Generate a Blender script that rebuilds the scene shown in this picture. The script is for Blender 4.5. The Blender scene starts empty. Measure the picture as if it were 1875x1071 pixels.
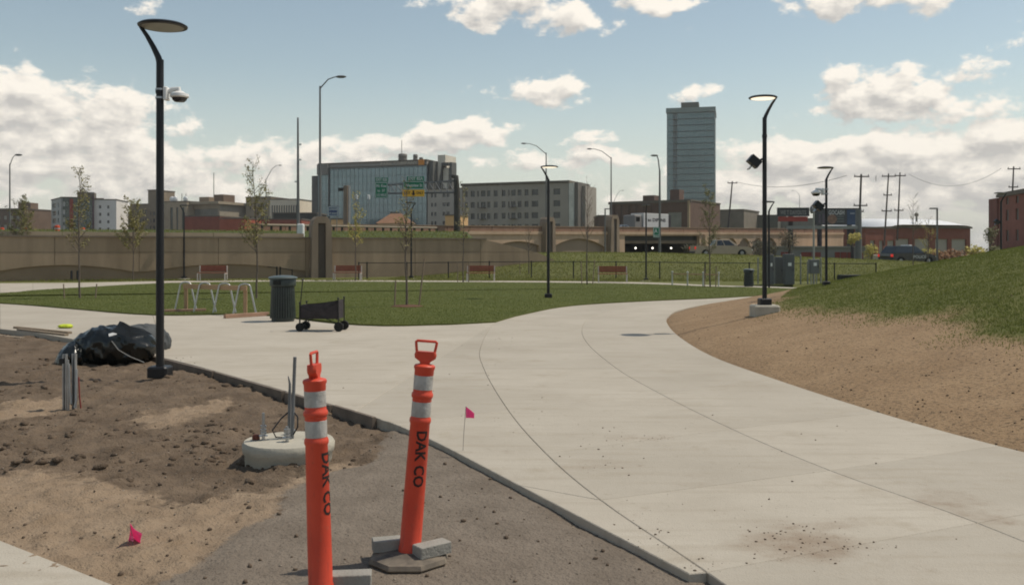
import bpy, bmesh, math, random
import numpy as np
from mathutils import Vector, Matrix, Euler
R = math.radians
PI = math.pi
random.seed(7)
rng = np.random.default_rng(11)
scene = bpy.context.scene
col = scene.collection

# ------------------------------------------------------------------ camera
HC, FPX = 1.6, 1700.0                      # eye height, focal length in photo pixels
cam_data = bpy.data.cameras.new('camera')
cam_data.sensor_width = 36.0
cam_data.lens = 36.0 * FPX / 1875.0
cam_data.shift_y = -(535.5 - 460.0) / 1875.0
cam_data.clip_start = 0.1
cam_data.clip_end = 9000
cam = bpy.data.objects.new('camera', cam_data)
col.objects.link(cam)
cam.location = (0, 0, HC)
cam.rotation_euler = (R(90), 0, 0)
scene.camera = cam
scene.cycles.filter_width = 1.9
scene.cycles.use_denoising = True
scene.cycles.max_bounces = 6
scene.view_settings.view_transform = 'Standard'
scene.view_settings.look = 'None'
scene.view_settings.gamma = 1.0
scene.view_settings.use_curve_mapping = False
scene.view_settings.exposure = 0.12

# ------------------------------------------------------------------ sun + sky
SUN = Vector((2.4, 0.75, 4.2)).normalized()          # direction towards the sun
sun_el = math.asin(SUN.z)
sun_az = math.atan2(SUN.x, SUN.y)                    # from +Y towards +X
sl = bpy.data.lights.new('sun', 'SUN')
sl.energy = 3.0
sl.angle = R(0.55)
sl.color = (1.0, 0.92, 0.79)
so = bpy.data.objects.new('sun', sl)
col.objects.link(so)
so.rotation_euler = SUN.to_track_quat('Z', 'Y').to_euler()

world = bpy.data.worlds.new('World')
scene.world = world
world.use_nodes = True

def px_dir(px, py):
    """photo pixel -> (azimuth, elevation) of that direction"""
    x, z = (px - 937.5) / FPX, (460 - py) / FPX
    return math.atan(x), math.atan2(z, math.hypot(1, x))

CLOUDS = [  # photo position, half width, half height, weight: where each cloud stands in the sky
    (60, 205, 250, 80, .62), (205, 220, 115, 62, .5), (90, 255, 280, 55, .5), (330, 232, 60, 26, .36), (25, 160, 110, 50, .42),
    (150, 300, 320, 45, .42), (420, 285, 100, 24, .36), (640, 285, 180, 36, .40), (840, 245, 120, 38, .62), (740, 268, 150, 26, .45), (915, 240, 55, 26, .4),
    (890, 12, 150, 38, .6), (1050, 32, 120, 44, .62), (1160, 0, 130, 30, .5), (1240, 47, 34, 16, .3), (1080, 100, 26, 18, .2), (270, 5, 50, 18, .34),
    (1010, 165, 105, 36, .62), (900, 180, 45, 20, .36), (810, 165, 90, 22, .24), (1275, 176, 75, 22, .42),
    (1080, 250, 110, 22, .34), (1110, 285, 150, 32, .36), (960, 290, 150, 30, .32),
    (1600, -8, 210, 44, .62), (1470, 25, 60, 24, .36), (1865, 72, 50, 30, .38),
    (1620, 172, 150, 58, .66), (1755, 192, 120, 44, .45), (1775, 122, 115, 32, .42), (1510, 205, 80, 28, .36),
    (1500, 285, 190, 48, .6), (1700, 272, 210, 56, .6), (1400, 335, 210, 48, .42), (1860, 300, 130, 66, .5), (1620, 345, 270, 44, .42),
]

def nn(nt, t, **kw):
    n = nt.nodes.new(t)
    for k, v in kw.items():
        setattr(n, k, v)
    return n

def math_n(nt, op, a, b=None, clamp=False):
    n = nn(nt, 'ShaderNodeMath', operation=op, use_clamp=clamp)
    for i, v in enumerate((a, b)):
        if v is None: continue
        if isinstance(v, (int, float)): n.inputs[i].default_value = v
        else: nt.links.new(v, n.inputs[i])
    return n.outputs[0]

def maprange(nt, v, a, b, c=0.0, d=1.0, t='SMOOTHSTEP'):
    n = nn(nt, 'ShaderNodeMapRange', interpolation_type=t)
    nt.links.new(v, n.inputs[0])
    for i, x in enumerate((a, b, c, d)): n.inputs[i + 1].default_value = x
    return n.outputs[0]

def cloud_group():
    g = bpy.data.node_groups.new('cloud_density', 'ShaderNodeTree')
    g.interface.new_socket('Vector', in_out='INPUT', socket_type='NodeSocketVector')
    g.interface.new_socket('Value', in_out='OUTPUT', socket_type='NodeSocketFloat')
    gi, go = nn(g, 'NodeGroupInput'), nn(g, 'NodeGroupOutput')
    V = gi.outputs[0]
    # warp the coordinates a little so no outline stays elliptical
    wn = nn(g, 'ShaderNodeTexNoise'); wn.inputs['Scale'].default_value = 14; wn.inputs['Detail'].default_value = 5
    g.links.new(V, wn.inputs['Vector'])
    ws = nn(g, 'ShaderNodeVectorMath', operation='SUBTRACT'); ws.inputs[1].default_value = (.5, .5, .5)
    g.links.new(wn.outputs['Color'], ws.inputs[0])
    wm = nn(g, 'ShaderNodeVectorMath', operation='MULTIPLY'); wm.inputs[1].default_value = (.10, .050, 0)
    g.links.new(ws.outputs[0], wm.inputs[0])
    wa = nn(g, 'ShaderNodeVectorMath', operation='ADD')
    g.links.new(V, wa.inputs[0]); g.links.new(wm.outputs[0], wa.inputs[1])
    W = wa.outputs[0]
    acc = None
    for px, py, rx, ry, w in CLOUDS:
        a, e = px_dir(px, py)
        s = nn(g, 'ShaderNodeVectorMath', operation='SUBTRACT'); s.inputs[1].default_value = (a, e, 0)
        g.links.new(W, s.inputs[0])
        m = nn(g, 'ShaderNodeVectorMath', operation='MULTIPLY'); m.inputs[1].default_value = (FPX / rx / 1.15, FPX / ry / 1.15, 0)
        g.links.new(s.outputs[0], m.inputs[0])
        l = nn(g, 'ShaderNodeVectorMath', operation='LENGTH')
        g.links.new(m.outputs[0], l.inputs[0])
        v = maprange(g, l.outputs['Value'], 1.25, .15, 0, w)
        acc = v if acc is None else math_n(g, 'MAXIMUM', acc, v)
    sc = nn(g, 'ShaderNodeVectorMath', operation='MULTIPLY'); sc.inputs[1].default_value = (1, 1.7, 1)
    g.links.new(V, sc.inputs[0])
    n1 = nn(g, 'ShaderNodeTexNoise'); n1.inputs['Scale'].default_value = 17; n1.inputs['Detail'].default_value = 9; n1.inputs['Roughness'].default_value = .58
    n2 = nn(g, 'ShaderNodeTexNoise'); n2.inputs['Scale'].default_value = 2.6; n2.inputs['Detail'].default_value = 3
    for n in (n1, n2): g.links.new(sc.outputs[0], n.inputs['Vector'])
    sep = nn(g, 'ShaderNodeSeparateXYZ'); g.links.new(V, sep.inputs[0])
    low = maprange(g, sep.outputs[1], .16, .02, 0, .37)
    d = math_n(g, 'ADD', acc, low)
    d = math_n(g, 'ADD', d, math_n(g, 'MULTIPLY', math_n(g, 'SUBTRACT', n1.outputs[0], .5), 1.15))
    d = math_n(g, 'ADD', d, math_n(g, 'MULTIPLY', math_n(g, 'SUBTRACT', n2.outputs[0], .5), .35))
    n3 = nn(g, 'ShaderNodeTexNoise'); n3.inputs['Scale'].default_value = 34; n3.inputs['Detail'].default_value = 6; n3.inputs['Roughness'].default_value = .6
    g.links.new(sc.outputs[0], n3.inputs['Vector'])
    d = math_n(g, 'ADD', d, math_n(g, 'MULTIPLY', math_n(g, 'SUBTRACT', n3.outputs[0], .5), .42))
    g.links.new(d, go.inputs[0])
    return g

def build_world():
    nt = world.node_tree
    nt.nodes.clear()
    out, bg = nn(nt, 'ShaderNodeOutputWorld'), nn(nt, 'ShaderNodeBackground')
    nt.links.new(bg.outputs[0], out.inputs[0])
    bg.inputs['Strength'].default_value = 0.115
    sky = nn(nt, 'ShaderNodeTexSky', sky_type='NISHITA')
    sky.sun_disc = False
    sky.sun_elevation = sun_el
    sky.sun_rotation = sun_az
    sky.air_density = 1.0
    sky.dust_density = 0.4
    sky.ozone_density = 1.6
    tc = nn(nt, 'ShaderNodeTexCoord')
    sep = nn(nt, 'ShaderNodeSeparateXYZ'); nt.links.new(tc.outputs['Generated'], sep.inputs[0])
    az = math_n(nt, 'ARCTAN2', sep.outputs[0], sep.outputs[1])
    el = math_n(nt, 'ARCSINE', sep.outputs[2])
    cmb = nn(nt, 'ShaderNodeCombineXYZ')
    nt.links.new(az, cmb.inputs[0]); nt.links.new(el, cmb.inputs[1])
    grp = cloud_group()
    g1 = nn(nt, 'ShaderNodeGroup'); g1.node_tree = grp
    nt.links.new(cmb.outputs[0], g1.inputs[0])
    off = nn(nt, 'ShaderNodeVectorMath', operation='ADD'); off.inputs[1].default_value = (.006, .011, 0)
    nt.links.new(cmb.outputs[0], off.inputs[0])
    g2 = nn(nt, 'ShaderNodeGroup'); g2.node_tree = grp
    nt.links.new(off.outputs[0], g2.inputs[0])
    D = g1.outputs[0]
    cov = maprange(nt, D, .28, .51, 0, .96)
    diff = math_n(nt, 'SUBTRACT', D, g2.outputs[0])
    thick = maprange(nt, D, .30, 1.0, .22, -.38, 'LINEAR')
    lit = maprange(nt, math_n(nt, 'ADD', math_n(nt, 'MULTIPLY', diff, 2.6), math_n(nt, 'ADD', thick, .52)), 0, 1, 0, 1, 'LINEAR')
    cc = nn(nt, 'ShaderNodeMix', data_type='RGBA')
    nt.links.new(lit, cc.inputs[0])
    cc.inputs[6].default_value = (4.7, 4.5, 4.25, 1)
    cc.inputs[7].default_value = (8.6, 8.0, 7.1, 1)
    # the blue of this camera is greyer than the sky model's
    tint = nn(nt, 'ShaderNodeMix', data_type='RGBA', blend_type='MULTIPLY'); tint.inputs[0].default_value = 1
    nt.links.new(sky.outputs[0], tint.inputs[6]); tint.inputs[7].default_value = SKYTINT
    # thin pale haze low in the sky all round
    hz = nn(nt, 'ShaderNodeMix', data_type='RGBA')
    nt.links.new(maprange(nt, el, .20, -.02, 0, .85), hz.inputs[0])
    nt.links.new(tint.outputs[2], hz.inputs[6]); hz.inputs[7].default_value = (5.3, 5.5, 5.3, 1)
    mix = nn(nt, 'ShaderNodeMix', data_type='RGBA')
    nt.links.new(cov, mix.inputs[0])
    nt.links.new(hz.outputs[2], mix.inputs[6]); nt.links.new(cc.outputs[2], mix.inputs[7])
    nt.links.new(mix.outputs[2], bg.inputs[0])
SKYTINT = (1.26, 1.08, .84, 1)
build_world()

# ------------------------------------------------------------------ helpers
def G(px, py, z=0.0):
    """photo pixel on level z -> world point"""
    y = FPX * (HC - z) / (py - 460.0)
    return Vector(((px - 937.5) * y / FPX, y, z))

def P(px, py, d):
    return Vector(((px - 937.5) * d / FPX, d, HC + (460 - py) * d / FPX))

def XZ(px, d): return (px - 937.5) * d / FPX
def ZP(py, d): return HC + (460 - py) * d / FPX

class MB:
    """collects verts and faces of ONE mesh"""
    def __init__(s): s.v, s.f = [], []
    def add(s, vs, fs):
        k = len(s.v)
        s.v += [tuple(v) for v in vs]
        s.f += [tuple(i + k for i in f) for f in fs]
        return s
    def box(s, c, d, rz=0.0, M=None):
        hx, hy, hz = d[0] / 2, d[1] / 2, d[2] / 2
        pts = [Vector((x, y, z)) for x in (-hx, hx) for y in (-hy, hy) for z in (-hz, hz)]
        m = M if M is not None else Matrix.Rotation(rz, 3, 'Z')
        pts = [m @ p + Vector(c) for p in pts]
        return s.add(pts, [(0, 1, 3, 2), (4, 6, 7, 5), (0, 4, 5, 1), (2, 3, 7, 6), (0, 2, 6, 4), (1, 5, 7, 3)])
    def bbox(s, c, d, b=.01, rz=0.0):
        """box with chamfered vertical and top edges"""
        hx, hy, hz = d[0] / 2, d[1] / 2, d[2] / 2
        m = Matrix.Rotation(rz, 3, 'Z')
        def ring(i, z): return [(-hx + i + b, -hy + i), (hx - i - b, -hy + i), (hx - i, -hy + i + b), (hx - i, hy - i - b), (hx - i - b, hy - i), (-hx + i + b, hy - i), (-hx + i, hy - i - b), (-hx + i, -hy + i + b)], z
        vs = []
        for i, z in ((0, -hz), (0, hz - b), (b * .8, hz)):
            r, zz = ring(i, z)
            vs += [m @ Vector((x, y, zz)) + Vector(c) for x, y in r]
        fs = [tuple(range(7, -1, -1)), tuple(range(16, 24))]
        for k in (0, 8):
            for i in range(8): fs.append((k + i, k + (i + 1) % 8, k + 8 + (i + 1) % 8, k + 8 + i))
        return s.add(vs, fs)
    def tube(s, pts, r, n=8, cap=True):
        pts = [Vector(p) for p in pts]
        rs = r if isinstance(r, (list, tuple)) else [r] * len(pts)
        vs, fs = [], []
        prev = None
        for i, p in enumerate(pts):
            t = (pts[min(i + 1, len(pts) - 1)] - pts[max(i - 1, 0)])
            t = t.normalized() if t.length > 1e-9 else Vector((0, 0, 1))
            if prev is None:
                a = Vector((1, 0, 0)) if abs(t.x) < .9 else Vector((0, 1, 0))
                u = (a - t * a.dot(t)).normalized()
            else:
                u = prev - t * prev.dot(t)
                u = u.normalized() if u.length > 1e-6 else t.orthogonal().normalized()
            prev = u
            w = t.cross(u)
            for k in range(n):
                a = 2 * PI * k / n
                vs.append(p + (u * math.cos(a) + w * math.sin(a)) * rs[i])
        for i in range(len(pts) - 1):
            for k in range(n):
                fs.append((i * n + k, i * n + (k + 1) % n, (i + 1) * n + (k + 1) % n, (i + 1) * n + k))
        if cap:
            fs.append(tuple(range(n - 1, -1, -1)))
            fs.append(tuple((len(pts) - 1) * n + k for k in range(n)))
        return s.add(vs, fs)
    def lathe(s, prof, n=24, c=(0, 0, 0), sx=1.0, sy=1.0, cap=True):
        vs, fs = [], []
        for r, z in prof:
            for k in range(n):
                a = 2 * PI * k / n
                vs.append((c[0] + sx * r * math.cos(a), c[1] + sy * r * math.sin(a), c[2] + z))
        for i in range(len(prof) - 1):
            for k in range(n):
                fs.append((i * n + k, i * n + (k + 1) % n, (i + 1) * n + (k + 1) % n, (i + 1) * n + k))
        if cap:
            fs.append(tuple(range(n - 1, -1, -1)))
            fs.append(tuple((len(prof) - 1) * n + k for k in range(n)))
        return s.add(vs, fs)
    def prism(s, poly, a, b, axis='z'):
        """polygon (counter-clockwise list of pairs) swept from a to b along axis; pairs are the two other coordinates"""
        n = len(poly)
        def mk(p, t):
            if axis == 'z': return (p[0], p[1], t)
            if axis == 'y': return (p[0], t, p[1])
            return (t, p[0], p[1])
        vs = [mk(p, a) for p in poly] + [mk(p, b) for p in poly]
        fs = [tuple(range(n - 1, -1, -1)), tuple(range(n, 2 * n))]
        fs += [(i, (i + 1) % n, n + (i + 1) % n, n + i) for i in range(n)]
        return s.add(vs, fs)
    def ball(s, c, r, n=10, m=6, sc=(1, 1, 1)):
        vs, fs = [], []
        for i in range(m + 1):
            th = PI * i / m
            for k in range(n):
                a = 2 * PI * k / n
                vs.append((c[0] + r * sc[0] * math.sin(th) * math.cos(a), c[1] + r * sc[1] * math.sin(th) * math.sin(a), c[2] + r * sc[2] * math.cos(th)))
        for i in range(m):
            for k in range(n):
                fs.append((i * n + k, (i + 1) * n + k, (i + 1) * n + (k + 1) % n, i * n + (k + 1) % n))
        return s.add(vs, fs)
    def mesh(s, name, mat, smooth=False):
        me = bpy.data.meshes.new(name)
        me.from_pydata(s.v, [], s.f)
        bm = bmesh.new(); bm.from_mesh(me)
        bmesh.ops.recalc_face_normals(bm, faces=bm.faces)
        bm.to_mesh(me); bm.free()
        if mat: me.materials.append(mat)
        if smooth:
            me.polygons.foreach_set('use_smooth', [True] * len(me.polygons))
            try: me.set_sharp_from_angle(angle=R(40))
            except Exception: pass
        return me
    def build(s, name, mat, parent=None, smooth=False, loc=None, rot=None, label=None, kind=None):
        return obj(name, s.mesh(name, mat, smooth), parent, loc, rot, label, kind)

def obj(name, me, parent=None, loc=None, rot=None, label=None, kind=None):
    o = bpy.data.objects.new(name, me)
    col.objects.link(o)
    if parent: o.parent = parent
    if loc is not None: o.location = loc
    if rot is not None: o.rotation_euler = rot
    if label: o['label'] = label
    if kind: o['kind'] = kind
    return o

def tag(o, label, cat, group=None):
    o['label'] = label; o['category'] = cat
    if group: o['group'] = group
    return o

def thing(name, label, cat, loc=(0, 0, 0), rz=0.0, group=None, scale=1.0):
    o = bpy.data.objects.new(name, None)
    col.objects.link(o)
    o.empty_display_size = .1
    o.location = loc; o.rotation_euler = (0, 0, rz)
    if scale != 1.0: o.scale = (scale,) * 3
    return tag(o, label, cat, group)

def kids(o): return [c for c in bpy.data.objects if c.parent == o]

def dup(root, label, loc, rz=0.0, scale=1.0, group=None, skip=()):
    r = root.copy(); col.objects.link(r)
    r.location = loc; r.rotation_euler = (0, 0, rz); r.scale = (scale,) * 3
    r['label'] = label
    if group: r['group'] = group
    for ch in root.children:
        if ch.name.split('.')[0] in skip: continue
        c = ch.copy(); col.objects.link(c); c.parent = r
        for g in ch.children:
            d = g.copy(); col.objects.link(d); d.parent = c
    return r

def structure(o): o['kind'] = 'structure'; return o
def stuff(o): o['kind'] = 'stuff'; return o

# ---------------- value noise
def _h(ix, iy, s):
    n = (ix * 374761393 + iy * 668265263 + s * 974634777) & 0x7fffffff
    n = ((n ^ (n >> 13)) * 1274126177) & 0x7fffffff
    return ((n ^ (n >> 16)) & 0xffff) / 65535.0
def vnoise(x, y, s=0):
    x = np.asarray(x, float); y = np.asarray(y, float)
    ix = np.floor(x).astype(np.int64); iy = np.floor(y).astype(np.int64)
    fx = x - ix; fy = y - iy
    fx = fx * fx * (3 - 2 * fx); fy = fy * fy * (3 - 2 * fy)
    return (_h(ix, iy, s) * (1 - fx) + _h(ix + 1, iy, s) * fx) * (1 - fy) + (_h(ix, iy + 1, s) * (1 - fx) + _h(ix + 1, iy + 1, s) * fx) * fy
def fbm(x, y, s=0, o=5, g=.5):
    t = 0; a = 1; f = 1; n = 0
    for i in range(o):
        t = t + a * vnoise(x * f + 17.3 * i, y * f - 9.1 * i, s + i); n += a; a *= g; f *= 2.03
    return t / n - .5
def sstep(a, b, x):
    t = np.clip((np.asarray(x, float) - a) / (b - a), 0, 1)
    return t * t * (3 - 2 * t)

def inside(poly, x, y):
    x = np.asarray(x, float); y = np.asarray(y, float)
    c = np.zeros(x.shape, bool)
    n = len(poly)
    for i in range(n):
        x0, y0 = poly[i][0], poly[i][1]; x1, y1 = poly[(i + 1) % n][0], poly[(i + 1) % n][1]
        if y0 == y1: continue
        k = (y0 > y) != (y1 > y)
        c ^= k & (x < (x1 - x0) * (y - y0) / (y1 - y0) + x0)
    return c
def polydist(line, x, y):
    x = np.asarray(x, float); y = np.asarray(y, float)
    d = np.full(x.shape, 1e9)
    for i in range(len(line) - 1):
        ax, ay = line[i][0], line[i][1]; bx, by = line[i + 1][0], line[i + 1][1]
        dx, dy = bx - ax, by - ay
        L = dx * dx + dy * dy + 1e-12
        t = np.clip(((x - ax) * dx + (y - ay) * dy) / L, 0, 1)
        d = np.minimum(d, np.hypot(x - ax - t * dx, y - ay - t * dy))
    return d

def np_mesh(name, V, F, mat, attrs=None, smooth=True):
    """V (n,3), F (m,k) arrays -> mesh"""
    me = bpy.data.meshes.new(name)
    V = np.asarray(V, np.float32); F = np.asarray(F, np.int32)
    k = F.shape[1]
    me.vertices.add(len(V)); me.vertices.foreach_set('co', V.ravel())
    me.loops.add(F.size); me.loops.foreach_set('vertex_index', F.ravel())
    me.polygons.add(len(F)); me.polygons.foreach_set('loop_start', np.arange(0, F.size, k, dtype=np.int32))
    try: me.polygons.foreach_set('loop_total', np.full(len(F), k, np.int32))
    except Exception: pass
    me.update(calc_edges=True)
    me.validate()
    for an, av in (attrs or {}).items():
        a = me.attributes.new(an, 'FLOAT', 'POINT'); a.data.foreach_set('value', np.asarray(av, np.float32))
    if smooth: me.polygons.foreach_set('use_smooth', np.ones(len(F), bool))
    me.materials.append(mat)
    return me

def grid(name, xs, ys, zf, mat, attrs=None, keep=None):
    X, Y = np.meshgrid(xs, ys)
    Z = zf(X, Y)
    V = np.stack([X, Y, Z], -1).reshape(-1, 3)
    nx, ny = len(xs), len(ys)
    i = np.arange(nx * ny).reshape(ny, nx)
    F = np.stack([i[:-1, :-1], i[:-1, 1:], i[1:, 1:], i[1:, :-1]], -1).reshape(-1, 4)
    if keep is not None:
        k = keep(X, Y).ravel()
        F = F[k[F].all(1)]
    at = {n: f(X, Y).ravel() for n, f in (attrs or {}).items()}
    return np_mesh(name, V, F, mat, at)

def catmull(pts, sub):
    pts = [Vector(p) for p in pts]
    o = []
    for i in range(len(pts) - 1):
        p0, p1, p2, p3 = pts[max(i - 1, 0)], pts[i], pts[i + 1], pts[min(i + 2, len(pts) - 1)]
        for k in range(sub):
            t = k / sub
            o.append(.5 * ((2 * p1) + (p2 - p0) * t + (2 * p0 - 5 * p1 + 4 * p2 - p3) * t * t + (3 * p1 - p0 - 3 * p2 + p3) * t ** 3))
    o.append(pts[-1])
    return o

# ------------------------------------------------------------------ materials
MATS = {}
def mat(name, c, rough=.8, var=.12, scale=3.0, c2=None, bump=0.0, bscale=30.0, metal=0.0, spec=.3, emit=None, estr=0.0, detail=6, coat=0, stretch=None):
    if name in MATS: return MATS[name]
    m = bpy.data.materials.new(name); m.use_nodes = True
    nt = m.node_tree; b = nt.nodes['Principled BSDF']
    b.inputs['Roughness'].default_value = rough
    b.inputs['Metallic'].default_value = metal
    b.inputs['Specular IOR Level'].default_value = spec
    if coat: b.inputs['Coat Weight'].default_value = coat; b.inputs['Coat Roughness'].default_value = .08
    geo = nn(nt, 'ShaderNodeNewGeometry')
    vec = geo.outputs['Position']
    if stretch:
        s = nn(nt, 'ShaderNodeVectorMath', operation='MULTIPLY'); s.inputs[1].default_value = stretch
        nt.links.new(vec, s.inputs[0]); vec = s.outputs[0]
    no = nn(nt, 'ShaderNodeTexNoise'); no.inputs['Scale'].default_value = scale; no.inputs['Detail'].default_value = detail; no.inputs['Roughness'].default_value = .6
    nt.links.new(vec, no.inputs['Vector'])
    f = maprange(nt, no.outputs[0], .3, .7, 0, 1, 'LINEAR')
    mx = nn(nt, 'ShaderNodeMix', data_type='RGBA')
    nt.links.new(f, mx.inputs[0])
    if c2 is None:
        lo = [x * (1 - var) for x in c]; hi = [min(x * (1 + var), 1) for x in c]
    else: lo, hi = c, c2
    mx.inputs[6].default_value = (*lo, 1); mx.inputs[7].default_value = (*hi, 1)
    nt.links.new(mx.outputs[2], b.inputs['Base Color'])
    if bump:
        bn = nn(nt, 'ShaderNodeTexNoise'); bn.inputs['Scale'].default_value = bscale; bn.inputs['Detail'].default_value = 5
        nt.links.new(geo.outputs['Position'], bn.inputs['Vector'])
        bp = nn(nt, 'ShaderNodeBump'); bp.inputs['Strength'].default_value = bump; bp.inputs['Distance'].default_value = .02
        nt.links.new(bn.outputs[0], bp.inputs['Height']); nt.links.new(bp.outputs[0], b.inputs['Normal'])
    if emit:
        b.inputs['Emission Color'].default_value = (*emit, 1); b.inputs['Emission Strength'].default_value = estr
    MATS[name] = m
    return m

def attr_mix(nt, base, attr, colr, noise=None, amt=.35, sharp=.12):
    """mix colour `colr` over `base` where the point attribute (roughened by noise) passes a half"""
    a = nn(nt, 'ShaderNodeAttribute', attribute_name=attr)
    v = a.outputs['Fac']
    if noise is not None:
        v = math_n(nt, 'ADD', v, math_n(nt, 'MULTIPLY', math_n(nt, 'SUBTRACT', noise, .5), amt))
    f = maprange(nt, v, .5 - sharp, .5 + sharp)
    mx = nn(nt, 'ShaderNodeMix', data_type='RGBA')
    nt.links.new(f, mx.inputs[0])
    if isinstance(base, tuple): mx.inputs[6].default_value = (*base, 1)
    else: nt.links.new(base, mx.inputs[6])
    if isinstance(colr, tuple): mx.inputs[7].default_value = (*colr, 1)
    else: nt.links.new(colr, mx.inputs[7])
    return mx.outputs[2]

def noise_col(nt, vec, scale, c1, c2, detail=6, a=.3, b=.7, rough=.6):
    no = nn(nt, 'ShaderNodeTexNoise'); no.inputs['Scale'].default_value = scale; no.inputs['Detail'].default_value = detail; no.inputs['Roughness'].default_value = rough
    nt.links.new(vec, no.inputs['Vector'])
    mx = nn(nt, 'ShaderNodeMix', data_type='RGBA')
    nt.links.new(maprange(nt, no.outputs[0], a, b, 0, 1, 'LINEAR'), mx.inputs[0])
    for i, c in ((6, c1), (7, c2)):
        if isinstance(c, tuple): mx.inputs[i].default_value = (*c, 1)
        else: nt.links.new(c, mx.inputs[i])
    return mx.outputs[2], no.outputs[0]

def base_mat(name, rough=.95, spec=.15):
    m = bpy.data.materials.new(name); m.use_nodes = True
    nt = m.node_tree; b = nt.nodes['Principled BSDF']
    b.inputs['Roughness'].default_value = rough; b.inputs['Specular IOR Level'].default_value = spec
    geo = nn(nt, 'ShaderNodeNewGeometry')
    return m, nt, b, geo.outputs['Position']

def add_bump(nt, b, vec, layers, dist=.03):
    h = None
    for sc, w in layers:
        n = nn(nt, 'ShaderNodeTexNoise'); n.inputs['Scale'].default_value = sc; n.inputs['Detail'].default_value = 5
        nt.links.new(vec, n.inputs['Vector'])
        v = math_n(nt, 'MULTIPLY', n.outputs[0], w)
        h = v if h is None else math_n(nt, 'ADD', h, v)
    bp = nn(nt, 'ShaderNodeBump'); bp.inputs['Strength'].default_value = .9; bp.inputs['Distance'].default_value = dist
    nt.links.new(h, bp.inputs['Height']); nt.links.new(bp.outputs[0], b.inputs['Normal'])

def concrete_mat():
    m, nt, b, vec = base_mat('path_concrete', .85, .25)
    c, n1 = noise_col(nt, vec, .55, (.37, .326, .262), (.485, .437, .362), 9, .25, .75, .68)
    c, n2 = noise_col(nt, vec, 60, c, (.30, .26, .20), 3, .60, .85)
    oi = nn(nt, 'ShaderNodeObjectInfo')
    tone = maprange(nt, oi.outputs['Random'], 0, 1, .94, 1.04, 'LINEAR')
    tm = nn(nt, 'ShaderNodeVectorMath', operation='SCALE'); nt.links.new(c, tm.inputs[0]); nt.links.new(tone, tm.inputs['Scale'])
    c, _ = noise_col(nt, vec, 1.15, tm.outputs[0], (.33, .275, .20), 10, .56, .80, .72)
    c, _ = noise_col(nt, vec, 7, c, (.31, .265, .20), 8, .60, .78, .7)
    # broom marks and trowel streaks run across the walk
    s = nn(nt, 'ShaderNodeVectorMath', operation='MULTIPLY'); s.inputs[1].default_value = (.7, 5, 1)
    nt.links.new(vec, s.inputs[0])
    c, n3 = noise_col(nt, s.outputs[0], 1.3, c, (.35, .30, .232), 6, .50, .85)
    # earth walked and washed on to the slabs: stains with shapes of their own
    wn = nn(nt, 'ShaderNodeTexNoise'); wn.inputs['Scale'].default_value = 3.5; wn.inputs['Detail'].default_value = 8; wn.inputs['Roughness'].default_value = .7
    nt.links.new(vec, wn.inputs['Vector'])
    acc = None
    for px, py, rx, ry, w in [(1475, 1000, .55, .40, .95), (1500, 960, .8, .25, .6), (1080, 850, .55, .35, .55), (1165, 800, .7, .28, .5), (1290, 770, .35, .3, .45), (1760, 925, .45, .9, .6), (1320, 880, .8, .5, .35),
                              (1560, 870, .45, .3, .4), (930, 830, .3, .3, .45), (1000, 700, .4, .5, .3), (1600, 1030, .9, .5, .35), (1250, 940, .8, .4, .3), (640, 700, .8, .5, .25), (760, 760, .5, .25, .4)]:
        g = G(px, py)
        sb = nn(nt, 'ShaderNodeVectorMath', operation='SUBTRACT'); sb.inputs[1].default_value = g
        nt.links.new(vec, sb.inputs[0])
        ml = nn(nt, 'ShaderNodeVectorMath', operation='MULTIPLY'); ml.inputs[1].default_value = (1 / rx, 1 / ry, 0)
        nt.links.new(sb.outputs[0], ml.inputs[0])
        ln = nn(nt, 'ShaderNodeVectorMath', operation='LENGTH'); nt.links.new(ml.outputs[0], ln.inputs[0])
        v = maprange(nt, ln.outputs['Value'], 1.3, .1, 0, w)
        acc = v if acc is None else math_n(nt, 'MAXIMUM', acc, v)
    f = maprange(nt, math_n(nt, 'ADD', acc, math_n(nt, 'MULTIPLY', math_n(nt, 'SUBTRACT', wn.outputs[0], .5), 1.5)), .28, 1.15, 0, .75)
    mx = nn(nt, 'ShaderNodeMix', data_type='RGBA'); nt.links.new(f, mx.inputs[0]); nt.links.new(c, mx.inputs[6]); mx.inputs[7].default_value = (.235, .165, .11, 1)
    nt.links.new(mx.outputs[2], b.inputs['Base Color'])
    add_bump(nt, b, vec, ((90, .45), (25, .35), (4, .5)), .010)
    return m

def soil_mat():
    """left plot: brown clods, tan sand, grey crusher fines"""
    m, nt, b, vec = base_mat('bare_soil')
    c, n1 = noise_col(nt, vec, 2.3, (.088, .063, .043), (.205, .152, .106), 9, .28, .72, .72)
    sand, n2 = noise_col(nt, vec, 4, (.225, .163, .108), (.325, .243, .167), 9, .3, .7, .7)
    fine, n3 = noise_col(nt, vec, 3, (.165, .134, .104), (.230, .190, .150), 8)
    fine, _ = noise_col(nt, vec, 55, fine, (.125, .10, .078), 3, .60, .74)
    _, n9 = noise_col(nt, vec, 8, (0, 0, 0), (1, 1, 1), 9, .3, .7, .75)
    c = attr_mix(nt, c, 'sand', sand, math_n(nt, 'ADD', math_n(nt, 'MULTIPLY', n1, .5), math_n(nt, 'MULTIPLY', n9, .5)), 2.4, .16)
    c = attr_mix(nt, c, 'fines', fine, n9, 1.1, .10)
    c, _ = noise_col(nt, vec, 32, c, (.06, .044, .032), 5, .60, .75)
    nt.links.new(c, b.inputs['Base Color'])
    add_bump(nt, b, vec, ((22, .7), (70, .4)), .035)
    return m

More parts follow.
